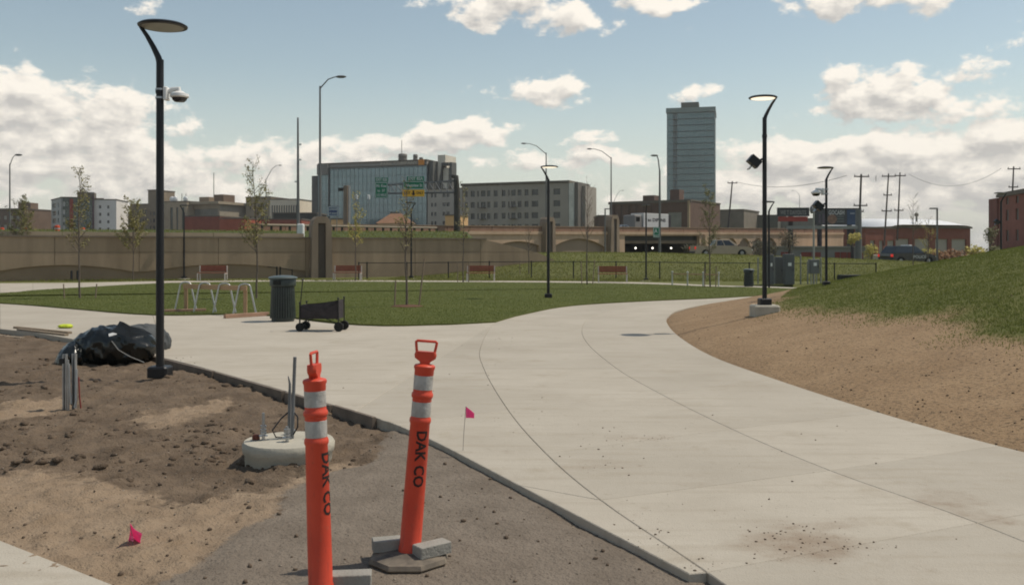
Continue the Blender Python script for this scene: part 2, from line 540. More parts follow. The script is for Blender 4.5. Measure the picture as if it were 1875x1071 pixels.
def terrain_mat():
    """mound and verge: seeded soil and grass"""
    m, nt, b, vec = base_mat('seeded_terrain')
    soil, n1 = noise_col(nt, vec, 1.1, (.245, .160, .090), (.350, .240, .140), 9, .3, .7, .7)
    soil, n4 = noise_col(nt, vec, 26, soil, (.120, .084, .054), 5, .50, .68)
    soil, _ = noise_col(nt, vec, 60, soil, (.36, .27, .18), 3, .60, .72)
    gr, n2 = noise_col(nt, vec, .8, (.098, .108, .030), (.145, .145, .048), 8)
    gr, _ = noise_col(nt, vec, 25, gr, (.082, .092, .027), 4, .55, .8)
    c = attr_mix(nt, soil, 'green', gr, n1, .9, .34)
    nt.links.new(c, b.inputs['Base Color'])
    add_bump(nt, b, vec, ((15, .8), (60, .5)), .018)
    return m

def lawn_mat(name, c1, c2, c3):
    m, nt, b, vec = base_mat(name)
    c, n = noise_col(nt, vec, .5, c1, c2, 8)
    c, _ = noise_col(nt, vec, 18, c, c3, 4, .5, .75)
    nt.links.new(c, b.inputs['Base Color'])
    add_bump(nt, b, vec, ((30, .8), (90, .5)), .012)
    return m

def blade_mat(name, c1, c2):
    m, nt, b, vec = base_mat(name, .7, .2)
    c, n = noise_col(nt, vec, .7, c1, c2, 8)
    c, _ = noise_col(nt, vec, 40, c, tuple(x * 1.25 for x in c2), 2, .55, .75)
    nt.links.new(c, b.inputs['Base Color'])
    tr = nn(nt, 'ShaderNodeBsdfTranslucent'); nt.links.new(c, tr.inputs[0])
    ms = nn(nt, 'ShaderNodeMixShader'); ms.inputs[0].default_value = .5
    nt.links.new(b.outputs[0], ms.inputs[1]); nt.links.new(tr.outputs[0], ms.inputs[2])
    nt.links.new(ms.outputs[0], nt.nodes['Material Output'].inputs[0])
    return m

CONC = concrete_mat()
SOIL = soil_mat()
TERR = terrain_mat()
LAWN = lawn_mat('lawn_turf', (.085, .100, .026), (.115, .125, .034), (.065, .078, .020))
BLADE = blade_mat('lawn_blades', (.120, .145, .034), (.165, .180, .050))
WEED = blade_mat('verge_blades', (.165, .180, .046), (.23, .225, .072))
BLACK = mat('black_powder_coat', (.012, .012, .014), .42, .1, 2, spec=.4)
GALV = mat('galvanised_steel', (.42, .43, .44), .38, .15, 12, metal=.8)
DGALV = mat('weathered_steel', (.20, .20, .20), .5, .15, 4, metal=.4)
CONC2 = mat('cast_concrete', (.44, .405, .33), .85, .12, 5, bump=.3, bscale=40)
CONC3 = mat('grey_block', (.30, .285, .25), .9, .12, 8, bump=.4, bscale=60)
WOOD = mat('pine_timber', (.40, .26, .15), .8, .15, 6, stretch=(8, 8, 1))
OLDWOOD = mat('weathered_timber', (.17, .135, .105), .85, .22, 5)
def post_mat():
    m, nt, b, vec = base_mat('orange_plastic', .48, .35)
    tcn = nn(nt, 'ShaderNodeTexCoord'); v = tcn.outputs['Object']
    c, _ = noise_col(nt, v, 5, (.58, .062, .032), (.68, .078, .038), 6)
    st = nn(nt, 'ShaderNodeVectorMath', operation='MULTIPLY'); st.inputs[1].default_value = (1, 1, .22)
    nt.links.new(v, st.inputs[0])
    c, _ = noise_col(nt, st.outputs[0], 38, c, (.36, .055, .035), 8, .56, .78, .7)      # scrapes
    c, _ = noise_col(nt, v, 16, c, (.42, .14, .085), 9, .60, .80, .75)                  # dust
    c, _ = noise_col(nt, v, 60, c, (.16, .04, .03), 4, .70, .80)
    nt.links.new(c, b.inputs['Base Color'])
    add_bump(nt, b, v, ((40, .3), (8, .4)), .004)
    return m
ORANGE = post_mat()
REFL = mat('reflective_band', (.31, .29, .26), .5, .08, 26, c2=(.52, .50, .465), spec=.4, detail=10, bump=.25, bscale=50, stretch=(1, 1, .6))
INK = mat('black_ink', (.03, .018, .016), .6, .2, 60)
RUBBER = mat('black_rubber', (.035, .034, .033), .8, .2, 10)
PINK = mat('pink_vinyl', (.92, .16, .42), .5, .06, 6)
_nt = PINK.node_tree
_tr = nn(_nt, 'ShaderNodeBsdfTranslucent'); _tr.inputs[0].default_value = (.95, .12, .38, 1)
_ms = nn(_nt, 'ShaderNodeMixShader'); _ms.inputs[0].default_value = .5
_nt.links.new(_nt.nodes['Principled BSDF'].outputs[0], _ms.inputs[1]); _nt.links.new(_tr.outputs[0], _ms.inputs[2])
_nt.links.new(_ms.outputs[0], _nt.nodes['Material Output'].inputs[0])
GREENCAN = mat('dark_green_steel', (.030, .040, .036), .4, .15, 6, spec=.5)
LENS = mat('lamp_lens', (.30, .29, .26), .4, .08, 8)
LENSLIT = mat('lamp_lens_lit', (.8, .75, .65), .4, .05, 8, emit=(1, .86, .66), estr=1.1)
WHITE = mat('white_plastic', (.78, .77, .74), .4, .05, 6)
DGLASS = mat('dark_glass', (.02, .022, .025), .08, .1, 3, spec=.6)
WALLC = mat('shaded_wall_concrete', (.29, .212, .142), .9, .14, 1.3, c2=(.42, .305, .205), bump=.25, bscale=6, stretch=(1, 1, .16), detail=10)  # toned darker than the overpass to carry this wall's shade
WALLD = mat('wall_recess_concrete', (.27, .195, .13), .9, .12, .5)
BRIDGEC = mat('tan_bridge_concrete', (.42, .295, .20), .9, .10, .9, c2=(.53, .38, .265), stretch=(1, 1, .2), detail=10)  # toned lighter than the lawn wall to stand for sunlight on it
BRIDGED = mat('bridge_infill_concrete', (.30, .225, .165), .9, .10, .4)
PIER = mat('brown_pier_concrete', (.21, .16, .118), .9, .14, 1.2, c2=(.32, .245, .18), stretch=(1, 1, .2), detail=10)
PARA = mat('parapet_red_brown', (.27, .165, .115), .9, .15, .8)
ASPH = mat('asphalt', (.055, .054, .052), .9, .2, 3)
SIGNG = mat('sign_green', (.012, .19, .095), .5, .06, 1)
SIGNY = mat('sign_yellow', (.85, .46, .04), .5, .06, 1)
SIGNB = mat('sign_blue', (.025, .050, .16), .5, .06, 1)
SIGNW = mat('sign_white', (.62, .64, .62), .5, .05, 1)
BENCHW = mat('bench_red_timber', (.23, .075, .045), .6, .15, 6)
BARK = mat('sapling_bark', (.16, .125, .10), .9, .25, 15)
LEAF = mat('young_leaf', (.16, .145, .05), .7, .35, 3, c2=(.27, .235, .085))
LEAFG = mat('green_leaf', (.085, .095, .032), .7, .3, 3, c2=(.18, .165, .06))
LEAFY = mat('yellow_leaf', (.36, .30, .06), .7, .3, 3, c2=(.45, .38, .09))

# ================================================================== GROUND
ground = structure(MB().box((0, 1500, -3.3), (7000, 7000, 5)).build('ground', mat('city_ground', (.10, .095, .075), .95, .25, .05)))

PATHSTN = [  # stations along the main walk: dark joint, thin joint, right edge (photo pixels on level 0)
    ((1480, 536.0), (1480, 536.8), (1480, 537.8)), ((1330, 545.5), (1350, 547.5), (1380, 549)), ((1200, 551), (1240, 555), (1295, 557)),
    ((1050, 560), (1140, 565), (1243, 568)), ((960, 576), (1085, 580), (1224, 579)), ((908, 590.5), (1066, 600), (1221, 590)),
    ((880, 635), (1075, 628), (1240, 613)), ((886, 675), (1130, 675), (1300, 650)), ((930, 750), (1210, 721), (1420, 694)),
    ((1000, 830), (1340, 785), (1610, 755)), ((1100, 915), (1520, 861), (1830, 816)), ((1295, 1047), (1790, 957), (2150, 890)),
    ((1600, 1262), (2250, 1150), (2700, 1010))]
WJ = [G(*s[0]) for s in PATHSTN]; WT = [G(*s[1]) for s in PATHSTN]; WR = [G(*s[2]) for s in PATHSTN]
APRON = [  # stations of the plaza apron: dirt edge, lawn edge / dark joint
    ((-700, 566), (-700, 530)), ((-250, 583), (-250, 545)), ((0, 602), (0, 556)), ((130, 620), (130, 566)), ((300, 655), (280, 577.5)), ((440, 692), (470, 577)),
    ((600, 738), (660, 596)), ((650, 753), (908, 590.5)), ((690, 765), (880, 635)), ((700, 769), (886, 675)), ((722, 776), (930, 750)), ((800, 810), (1000, 830)),
    ((950, 888), (1100, 915)), ((1262, 1050), (1295, 1047))]
AD = [G(*s[0]) for s in APRON]; AU = [G(*s[1]) for s in APRON]

def inset(poly, d):
    """polygon moved inwards by d (either winding)"""
    n = len(poly)
    A = sum(poly[i].x * poly[(i + 1) % n].y - poly[(i + 1) % n].x * poly[i].y for i in range(n))
    sg = 1 if A > 0 else -1
    o = []
    for i in range(n):
        p, a, b = poly[i], poly[i - 1], poly[(i + 1) % n]
        e1 = Vector((p.x - a.x, p.y - a.y)); e2 = Vector((b.x - p.x, b.y - p.y))
        if e1.length < 1e-6 or e2.length < 1e-6: o.append(p.copy()); continue
        n1 = Vector((-e1.y, e1.x)).normalized() * sg; n2 = Vector((-e2.y, e2.x)).normalized() * sg
        m = (n1 + n2)
        m = m.normalized() if m.length > .3 else n1
        k = d / max(m.dot(n1), .45)
        o.append(Vector((p.x + m.x * k, p.y + m.y * k, p.z)))
    return o

def slab(name, poly, top, thick, parent, m, gap=.0024, cham=.005, label=None):
    a = inset(poly, gap); b = inset(poly, gap + cham)
    n = len(a)
    vs = [(p.x, p.y, top - thick) for p in a] + [(p.x, p.y, top - cham) for p in a] + [(p.x, p.y, top) for p in b]
    fs = [tuple(range(n - 1, -1, -1)), tuple(range(2 * n, 3 * n))]
    for k in (0, n): fs += [(k + i, k + (i + 1) % n, k + n + (i + 1) % n, k + n + i) for i in range(n)]
    return MB().add(vs, fs).build(name, m, parent, label=label)

walk = thing('path', 'x', 'x'); del walk['label'], walk['category']; structure(walk)
SUB = 5
def strip(Lp, Rp, cuts, name, parent, top=0.0, thick=.16, m=None, gap=.0024):
    L, Rr = catmull(Lp, SUB), catmull(Rp, SUB)
    for a, b in zip(cuts[:-1], cuts[1:]):
        la, ra = L[a * SUB:b * SUB + 1], Rr[a * SUB:b * SUB + 1]
        slab(name, la + ra[::-1], top, thick, parent, m or CONC, gap)
strip(WJ, WT, [0, 2, 4, 5, 6, 7, 8, 9, 10, 11, 12], 'slab', walk, gap=.0013)
strip(WT, WR, [0, 2, 4, 5, 6, 7, 8, 9, 10, 11, 12], 'slab', walk, gap=.0013)
AL = catmull(AD, SUB); AUS = catmull(AU[:8], SUB)[:-1] + catmull(WJ, SUB)[5 * SUB:11 * SUB + 1]
for a, b in zip([0, 2, 4, 7, 10, 12], [2, 4, 7, 10, 12, 13]):
    slab('slab', AL[a * SUB:b * SUB + 1] + AUS[a * SUB:b * SUB + 1][::-1], 0.0, .16, walk, CONC)
# corner of the pavement at the camera's left foot
fp = structure(thing('pavement', 'x', 'x')); del fp['label'], fp['category']
slab('slab', [G(-40, 972, -.03), G(212, 1071, -.03), G(560, 1240, -.03), G(-100, 1700, -.03), G(-900, 1500, -.03), G(-900, 700, -.03)], -.03, .14, fp, CONC)

# far walk behind the lawn
FL = [(-300, 549), (0, 538), (60, 533), (150, 527.5), (300, 519.5), (480, 516.6), (640, 516.6), (800, 517.4), (1000, 518.4), (1180, 521), (1300, 525.6), (1400, 528), (1480, 531)]
FU = [(-300, 521.5), (0, 519), (60, 518.5), (150, 518), (300, 515), (480, 513.2), (640, 513.2), (800, 514), (1000, 515), (1180, 517.5), (1300, 522.4), (1400, 524.8), (1480, 528)]
far_path = structure(thing('far_path', 'x', 'x')); del far_path['label'], far_path['category']
strip([G(*p) for p in FL], [G(*p) for p in FU], list(range(0, 13)), 'slab', far_path, .012)

# ---------------- lawn
up = [G(p[1][0], p[1][1]) for p in APRON[:7]] + [G(800, 595.5), G(862, 593), G(908, 590.5)]
near_edge = catmull(up, 4)
right_edge = catmull([WJ[5], WJ[4], WJ[3], WJ[2], WJ[1], WJ[0]], 4)
top_edge = catmull([G(*p) for p in FL], 3)[::-1]
LAWNP = near_edge[:-1] + right_edge + top_edge
lp2 = [(p.x, p.y) for p in LAWNP]
lm = MB()
n = len(LAWNP)
lm.add([(p.x, p.y, -.1) for p in LAWNP] + [(p.x, p.y, .035) for p in LAWNP], [tuple(range(n, 2 * n))] + [(i, (i + 1) % n, n + (i + 1) % n, n + i) for i in range(n)])
lawn = structure(lm.build('lawn', LAWN))

# ---------------- terrain to the right and behind
MOUNDP = [(p.x, p.y) for p in catmull(WR, 6)]                       # far -> near
MREG = MOUNDP + [(40, 3), (90, 10), (90, 52), (30, 46), (16, 40)]
def hmound(x, y):
    d = polydist(MOUNDP, x, y)
    s = np.where(inside(MREG, x, y), d, -d)
    h = np.where(s < 0, np.maximum(-.35, s * .8) - .03, .16 * np.maximum(s, 0) ** 1.17 + .05 * sstep(0, .5, s) - .03)
    h = 3.0 * np.tanh(h / 3.0)
    return np.where(h > 0, h * (1 - .85 * sstep(29, 46, y)), h), s
def hback(x, y):
    pk = np.interp(x, [-9, -5.5, -2, 2, 8, 14, 25, 36, 60, 130], [0, .15, .9, 1.45, 1.5, 1.35, 1.05, .5, .3, .2])
    return pk * sstep(50.5, 71, y) * (1 - .25 * sstep(71, 100, y))
def terr(x, y):
    hm, s = hmound(x, y)
    h = np.where((s > 0) & (y < 60), hm, np.where(y > 44, -.02, hm))
    h = np.maximum(h, -.35)
    lawnish = inside(lp2, x, y)
    h = np.where(lawnish, -.12, h)
    h = h + hback(x, y)
    rough = np.where((s > 0), .035 * fbm(x * 1.3, y * 1.3, 5) + .03 * fbm(x * 5, y * 5, 6) * sstep(0, .8, s), 0) * (1 - sstep(20, 34, y) * .5)
    rough = rough + .22 * fbm(x * .45, y * .45, 9) * sstep(52, 62, y) * (np.asarray(x) > -8)
    return h + rough
# where the grass begins on the mound (photo outline dropped on the slope)
def drop(px, py):
    best = None
    for y in np.arange(6, 60, .05):
        z = float(terr(np.array([XZ(px, y)]), np.array([y]))[0])
        if HC + (460 - py) * y / FPX <= z: return (XZ(px, y), y)
    y = FPX * HC / max(py - 460, 20)
    return (XZ(px, y), y)
GEDGE = [drop(*p) for p in [(1425, 550), (1450, 562), (1475, 572), (1520, 571), (1560, 578), (1640, 581), (1700, 575), (1762, 570), (1790, 592), (1800, 612), (1830, 622), (1875, 620), (1990, 640), (2200, 700)]]
GREENP = GEDGE + [(60, 8), (100, 10), (100, 60), (20, 60), (13.0, 41), (11.5, 35.5)]
def green(x, y):
    d = polydist(GEDGE, x, y)
    s = np.where(inside(GREENP, x, y), d, -d)
    g = sstep(-.9, .9, s + 1.1 * fbm(x * .9, y * .9, 21))
    return np.where(np.asarray(y) > 40, 1.0, g)
xs = np.concatenate([np.arange(-30, 2, 1.0), np.arange(2, 18, .16), np.arange(18, 34, .5), np.arange(34, 131, 3)])
ys = np.concatenate([np.arange(3, 24, .16), np.arange(24, 44, .4), np.arange(44, 80, .8), np.arange(80, 260, 6)])
def tkeep(x, y): return (x > 1.6) | (y > 44)
terrain = structure(obj('terrain', grid('terrain', xs, ys, terr, TERR, {'green': green}, tkeep)))

# ---------------- bare plot on the left
DIRTEDGE = [(p.x, p.y) for p in catmull(AD, 5)]
FINES = [(330, 1078), (400, 1020), (470, 975), (540, 915), (600, 880), (690, 848), (715, 800), (690, 765), (760, 790), (900, 862), (1150, 994), (1345, 1080), (1345, 1300), (100, 1300)]
FINESW = [tuple(G(px, py, -.1)[:2]) for px, py in FINES]
SANDP = [[(-200, 900), (60, 872), (230, 905), (330, 935), (420, 905), (500, 905), (530, 940), (455, 985), (340, 1060), (200, 1110), (-200, 1000)], [(540, 872), (640, 858), (720, 862), (725, 890), (660, 905), (560, 905)], [(0, 745), (120, 730), (130, 745), (0, 775)], [(260, 770), (420, 735), (430, 748), (300, 790)]]
SANDW = [[tuple(G(px, py, -.1)[:2]) for px, py in q] for q in SANDP]
def fines(x, y):
    d = polydist(FINESW + FINESW[:1], x, y)
    s = np.where(inside(FINESW, x, y), d, -d)
    return sstep(-.22, .22, s + .35 * fbm(x * 2.2, y * 2.2, 31))
def sand(x, y):
    v = 0
    for q in SANDW:
        d = polydist(q + q[:1], x, y)
        s = np.where(inside(q, x, y), d, -d)
        v = np.maximum(v, sstep(-.45, .35, s + .4 * fbm(x * 2, y * 2, 33)))
    return v * .95
def dirt(x, y):
    f = fines(x, y)
    rut = np.abs(fbm(x * 1.1 + y * .35, y * .9, 41, 3)) * .22
    z = -.10 + (1 - f) * (.09 * fbm(x * 1.4, y * 1.4, 42, 4) + .13 * np.maximum(fbm(x * 4.5, y * 4.5, 43, 5, .6), -.05) + .10 * np.maximum(fbm(x * 12, y * 12, 45, 3, .6), .0) - rut * .5 + .03)
    z = z + f * (.056 + .008 * fbm(x * 6, y * 6, 44, 4) + .004 * fbm(x * 40, y * 40, 46, 2))
    z = z + .05 * np.exp(-(((x + 1.05) / .35) ** 2 + ((y - 6.3) / .3) ** 2)) * (1 - f)     # small spoil ridge by the post
    d = polydist(DIRTEDGE, x, y)
    return np.minimum(z, -.028) - .02 * sstep(.35, 0, d) * (1 - f)
dx = np.concatenate([np.arange(-24, -6.5, .14), np.arange(-6.5, 2.2, .034)])
dy = np.concatenate([np.arange(2.4, 9, .034), np.arange(9, 24, .07)])
def dkeep(x, y): return (y < 24.5) & (x < 2.0 + .05 * y)
soil = structure(obj('bare_soil', grid('bare_soil', dx, dy, dirt, SOIL, {'sand': sand, 'fines': fines}, dkeep)))

# ---------------- ground under the walk
structure(MB().box((0, 24, -.55), (90, 45, .3)).build('sub_base', mat('sub_base', (.06, .05, .04), .95, .2, 2)))

# ---------------- loose stones and clods: uncountable
def scatter(name, pts, r0, r1, m, seed, flat=.7):
    r_ = np.random.default_rng(seed)
    ico = [(0, 0, 1), (.894, 0, .447), (.276, .851, .447), (-.724, .526, .447), (-.724, -.526, .447), (.276, -.851, .447), (.724, .526, -.447), (-.276, .851, -.447), (-.894, 0, -.447), (-.276, -.851, -.447), (.724, -.526, -.447), (0, 0, -1)]
    fa = [(0, 1, 2), (0, 2, 3), (0, 3, 4), (0, 4, 5), (0, 5, 1), (1, 6, 2), (2, 7, 3), (3, 8, 4), (4, 9, 5), (5, 10, 1), (2, 6, 7), (3, 7, 8), (4, 8, 9), (5, 9, 10), (1, 10, 6), (6, 11, 7), (7, 11, 8), (8, 11, 9), (9, 11, 10), (10, 11, 6)]
    ico = np.array(ico); fa = np.array(fa)
    k = len(pts)
    rad = r0 + (r1 - r0) * r_.random(k) ** 3.0
    V = ico[None] * (1 + .45 * (r_.random((k, 12, 1)) - .5)) * rad[:, None, None]
    V[:, :, 2] *= flat
    a = r_.random(k) * 6.283
    c, s = np.cos(a)[:, None], np.sin(a)[:, None]
    X = V[:, :, 0] * c - V[:, :, 1] * s * .75; Y = V[:, :, 0] * s + V[:, :, 1] * c * .75
    V[:, :, 0], V[:, :, 1] = X, Y
    V += np.asarray(pts)[:, None, :] + np.array([0, 0, 1])[None, None] * (rad * flat * .35)[:, None, None]
    F = fa[None] + (np.arange(k) * 12)[:, None, None]
    return stuff(obj(name, np_mesh(name, V.reshape(-1, 3), F.reshape(-1, 3), m, smooth=False)))
def sample_px(n, poly, z, seed):
    """random points of the ground inside a photo outline, dense where the photo shows them large"""
    r_ = np.random.default_rng(seed)
    bx = [p[0] for p in poly]; by = [p[1] for p in poly]
    out = []
    while len(out) < n:
        x = r_.uniform(min(bx), max(bx), n); y = r_.uniform(min(by), max(by), n)
        k = inside(poly, x, y)
        for a, b in zip(x[k], y[k]): out.append((a, b))
    return [G(a, b, z) for a, b in out[:n]]
SOILPX = [(-60, 610), (130, 625), (300, 662), (690, 775), (900, 870), (1150, 1000), (1340, 1090), (-60, 1090)]
pp = np.array([tuple(p) for p in sample_px(9000, SOILPX, -.1, 3)])
f_ = fines(pp[:, 0], pp[:, 1]); keep = (np.random.default_rng(5).random(len(pp)) > .45 + f_ * .45 + .42 * sand(pp[:, 0], pp[:, 1])) & ~inside([tuple(G(*q, -.03)[:2]) for q in ((-60, 965), (225, 1071), (560, 1240), (-100, 1700), (-900, 1500), (-900, 700))], pp[:, 0], pp[:, 1])
pp = pp[keep]; pp[:, 2] = dirt(pp[:, 0], pp[:, 1])
CLOD = mat('soil_clod', (.075, .054, .038), .95, .3, 30, c2=(.17, .125, .088))
scatter('clods', pp[::2], .002, .021, CLOD, 8)
bp_ = np.array([tuple(p) for p in sample_px(2600, [(-60, 612), (130, 627), (300, 664), (560, 735), (690, 775), (690, 840), (560, 880), (300, 905), (-60, 880)], -.1, 23)])
k_ = (fines(bp_[:, 0], bp_[:, 1]) < .2) & (sand(bp_[:, 0], bp_[:, 1]) < .35) & (fbm(bp_[:, 0] * 1.7, bp_[:, 1] * 1.7, 77) > -.02)
bp_ = bp_[k_]; bp_[:, 2] = dirt(bp_[:, 0], bp_[:, 1]) - .008
scatter('clods', bp_, .008, .055, mat('brown_lump', (.075, .053, .036), .95, .3, 9, c2=(.165, .118, .08), bump=.8, bscale=60), 29, .55)
scatter('gravel', pp[1::2], .0015, .011, mat('pale_stone', (.16, .13, .10), .9, .3, 30, c2=(.34, .29, .23)), 9)
mp = np.array([tuple(p) for p in sample_px(700, [(1235, 600), (1300, 560), (1500, 590), (1700, 590), (1875, 640), (1960, 850), (1830, 815), (1600, 752), (1400, 688)], .0, 13)])
mp = mp[inside(MREG, mp[:, 0], mp[:, 1])]
mp[:, 2] = terr(mp[:, 0], mp[:, 1])
scatter('clods', mp, .003, .018, mat('mound_clod', (.09, .062, .04), .95, .3, 30, c2=(.26, .185, .12)), 14)
# crumbs tracked on to the slabs
cr = []
for px, py, sx, sy, k in [(1120, 800, 60, 22, 70), (1200, 800, 50, 10, 40), (1080, 850, 60, 16, 35), (1470, 990, 75, 38, 140), (1440, 960, 120, 40, 60), (930, 620, 25, 14, 40), (900, 650, 20, 40, 40), (1600, 1000, 90, 12, 30), (960, 770, 60, 40, 50), (1160, 960, 90, 50, 30), (1430, 800, 300, 120, 60), (760, 700, 120, 60, 25), (1290, 1030, 60, 20, 40), (1200, 985, 45, 40, 40), (330, 662, 60, 6, 40)]:
    for _ in range(int(k * .7)):
        x, y = random.gauss(px, sx * .6), random.gauss(py, sy * .6)
        g = G(x, max(y, 545)); cr.append((g.x, g.y, .0))
cr = np.array(cr)
cr = cr[~inside([(p.x, p.y) for p in AD] + [(-30, 2)], cr[:, 0], cr[:, 1])]
scatter('soil_crumbs', cr, .002, .011, CLOD, 17, .5)

# ---------------- grass blades
def blades(name, pts, h, w, m, seed, lean=.5):
    r_ = np.random.default_rng(seed)
    pts = np.asarray(pts, float); k = len(pts)
    a = r_.random(k) * 6.283
    hh = h * (.5 + r_.random(k)); ww = w * (.6 + .8 * r_.random(k))
    dx_, dy_ = np.cos(a) * ww / 2, np.sin(a) * ww / 2
    la = r_.random(k) * 6.283; ll = lean * hh * r_.random(k)
    V = np.zeros((k, 3, 3))
    V[:, 0] = pts + np.stack([dx_, dy_, np.zeros(k) - .01], 1)
    V[:, 1] = pts - np.stack([dx_, dy_, np.zeros(k) + .01], 1)
    V[:, 2] = pts + np.stack([np.cos(la) * ll, np.sin(la) * ll, hh], 1)
    return stuff(obj(name, np_mesh(name, V.reshape(-1, 3), np.arange(3 * k).reshape(-1, 3), m, smooth=False)))
def region(n, x0, x1, y0, y1, test, seed, p=1.3):
    """points with density falling off with distance"""
    r_ = np.random.default_rng(seed); X, Y = [], []
    got = 0
    while got < n:
        u = r_.random(n * 2)
        y = (y0 ** (1 - p) + u * (y1 ** (1 - p) - y0 ** (1 - p))) ** (1 / (1 - p))
        x = r_.uniform(x0, x1, n * 2)
        k = (np.abs(x) < y * .60 + 1) & test(x, y)
        X.append(x[k]); Y.append(y[k]); got += k.sum()
    return np.concatenate(X)[:n], np.concatenate(Y)[:n]
x, y = region(190000, -32, 14, 19.5, 50, lambda x, y: inside(lp2, x, y), 51, 1.6)
blades('lawn_grass', np.stack([x, y, np.full(len(x), .035)], 1), .020, .016, BLADE, 52, 1.4)
r_ = np.random.default_rng(60)
x, y = region(170000, 3, 30, 8, 46, lambda x, y: inside(MREG, x, y) & (green(x, y) > .02 + .95 * r_.random(len(x))), 53, 1.5)
blades('mound_grass', np.stack([x, y, terr(x, y)], 1), .024, .016, BLADE, 54, 1.4)
x, y = region(70000, -9, 60, 50.2, 84, lambda x, y: (x > -7) & (y > 50.2), 55, 1.2)
blades('verge_grass', np.stack([x, y, terr(x, y)], 1), .085, .05, WEED, 56, 1.3)
x, y = region(9000, -32, 26, 49.5, 52, lambda x, y: y > 49.0 + .0 * x, 57, 1.2)
blades('verge_grass', np.stack([x, y, terr(x, y)], 1), .12, .04, WEED, 58, .9)

# ================================================================== WALLS AND FREEWAY
def hide_props(o):
    for k in ('label', 'category'):
        if k in o: del o[k]
    return o
WA = Vector((-27.3, 49.5)); WD = Vector((15.7, 7.2)); WL = WD.length
wrz = math.atan2(WD.y, WD.x)
T0 = -.6
def wall_x(px):
    k = (px - 937.5) / FPX
    t = (27.3 + 49.5 * k) / (15.7 - 7.2 * k)
    return (t - T0) * WL
def wall_y(px):
    k = (px - 937.5) / FPX
    return 49.5 + 7.2 * (27.3 + 49.5 * k) / (15.7 - 7.2 * k)
def wz(px, py): return ZP(py, wall_y(px))

def arc(x0, x1, z0, zp, n=14):
    o = []
    for i in range(n + 1):
        u = i / n * 2 - 1
        o.append((x0 + (x1 - x0) * i / n, z0 + (zp - z0) * (1 - u * u)))
    return o
wp = WA + WD * T0
rw = thing('retaining_wall', 'long brown concrete retaining wall with shallow arches behind the lawn', 'wall', (wp.x, wp.y, 0), wrz)
XE, XS = wall_x(888), wall_x(985)
top = 2.36
arches = [(wall_x(-420), wall_x(-60)), (wall_x(-20), wall_x(243)), (wall_x(270), wall_x(545))]
poly = [(0, .42)]
for a0, a1 in arches: poly += arc(a0, a1, .45, .84)
poly += [(wall_x(560), .42), (wall_x(560), -.3), (XS + 1.5, -.3), (XS + 1.5, .9), (XS, 1.50), (XE, top), (0, top)]
# the wall stands in courses: two storeys of facing with a joint between them
def clipz(poly, z, above):
    o = []
    n = len(poly)
    for i in range(n):
        a, b = poly[i], poly[(i + 1) % n]
        ia, ib = (a[1] >= z) == above, (b[1] >= z) == above
        if ia: o.append(a)
        if ia != ib:
            t = (z - a[1]) / (b[1] - a[1]); o.append((a[0] + (b[0] - a[0]) * t, z))
    return o
def clipx(poly, x, right):
    return [(q[1], q[0]) for q in clipz([(p[1], p[0]) for p in poly], x, right)]
joints = [0, wall_x(-60), wall_x(100), wall_x(255), wall_x(400), wall_x(560), wall_x(652), wall_x(760), wall_x(880), XS + 2]
for i in range(len(joints) - 1):
    for zz, ab in ((1.545, True), (1.525, False)):
        q = clipz(poly, zz, ab)
        q = clipx(clipx(q, joints[i] + .012, True), joints[i + 1] - .012, False)
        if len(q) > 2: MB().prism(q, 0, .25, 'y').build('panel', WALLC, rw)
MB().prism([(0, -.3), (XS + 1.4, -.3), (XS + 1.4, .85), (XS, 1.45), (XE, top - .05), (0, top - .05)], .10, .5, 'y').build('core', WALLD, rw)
MB().prism([(0, top), (XE + .1, top), (XE + .1, top + .09), (0, top + .09)], -.07, .55, 'y').build('coping', mat('coping_concrete', (.22, .17, .125), .9, .12, 1), rw)
pw = wall_x(586)
bar = thing('barrier', 'low tan concrete barrier standing on top of the long retaining wall', 'barrier', (wp.x, wp.y, 0), wrz)
xe_ = wall_x(562)
for i in range(10):
    MB().prism([(.62, 2.2), (1.0, 2.2), (.93, 2.45), (.89, 2.68), (.73, 2.68), (.69, 2.45)], xe_ * i / 10, xe_ * (i + 1) / 10 - .03, 'x').build('barrier_unit', mat('tan_barrier', (.30, .24, .165), .9, .12, 1), bar)
def pier(parent, x, z0, z1, w0, w1, y0, dep, m, slot=True):
    """battered concrete pier with rounded shoulders and a sunk middle panel"""
    hw0, hw1 = w0 / 2, w1 / 2
    out = [(x - hw0, z0), (x + hw0, z0), (x + hw1, z1 - .45 * w1), (x + hw1 * .80, z1 - .17 * w1), (x + hw1 * .5, z1), (x - hw1 * .5, z1), (x - hw1 * .80, z1 - .17 * w1), (x - hw1, z1 - .45 * w1)]
    b = MB()
    if slot:
        s = w1 * .20
        zt = z1 - .35 * w1
        L = [out[0], (x - s, z0), (x - s, zt), (x + s, zt), (x + s, z0)] + out[1:]
        b.prism(L, y0, y0 + dep, 'y')
        o = b.build('pier', m, parent)
        MB().prism([(x - s, z0), (x + s, z0), (x + s, zt), (x - s, zt)], y0 + .14, y0 + dep - .02, 'y').build('pier_recess', mat('pier_shadow_panel', (.11, .088, .072), .9, .12, 1), o)  # panel toned darker to paint shade into the slot
        return o
    return b.prism(out, y0, y0 + dep, 'y').build('pier', m, parent)
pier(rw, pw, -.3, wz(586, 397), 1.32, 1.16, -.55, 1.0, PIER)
for i, px in enumerate((131, 142)):
    g = G(px, 514)
    b = thing('bollard', ('left' if i == 0 else 'right') + ' of two slim black bollards at the foot of the arched wall', 'bollard', (g.x, g.y, -.05), 0, 'pair of bollards by the wall')
    MB().lathe([(.055, 0), (.055, .56), (.045, .6), (.0, .61)], 10, cap=False).build('post', BLACK, b, True)
    MB().lathe([(.14, 0), (.14, .05), (.0, .055)], 12, cap=False).build('foot', CONC2, b)

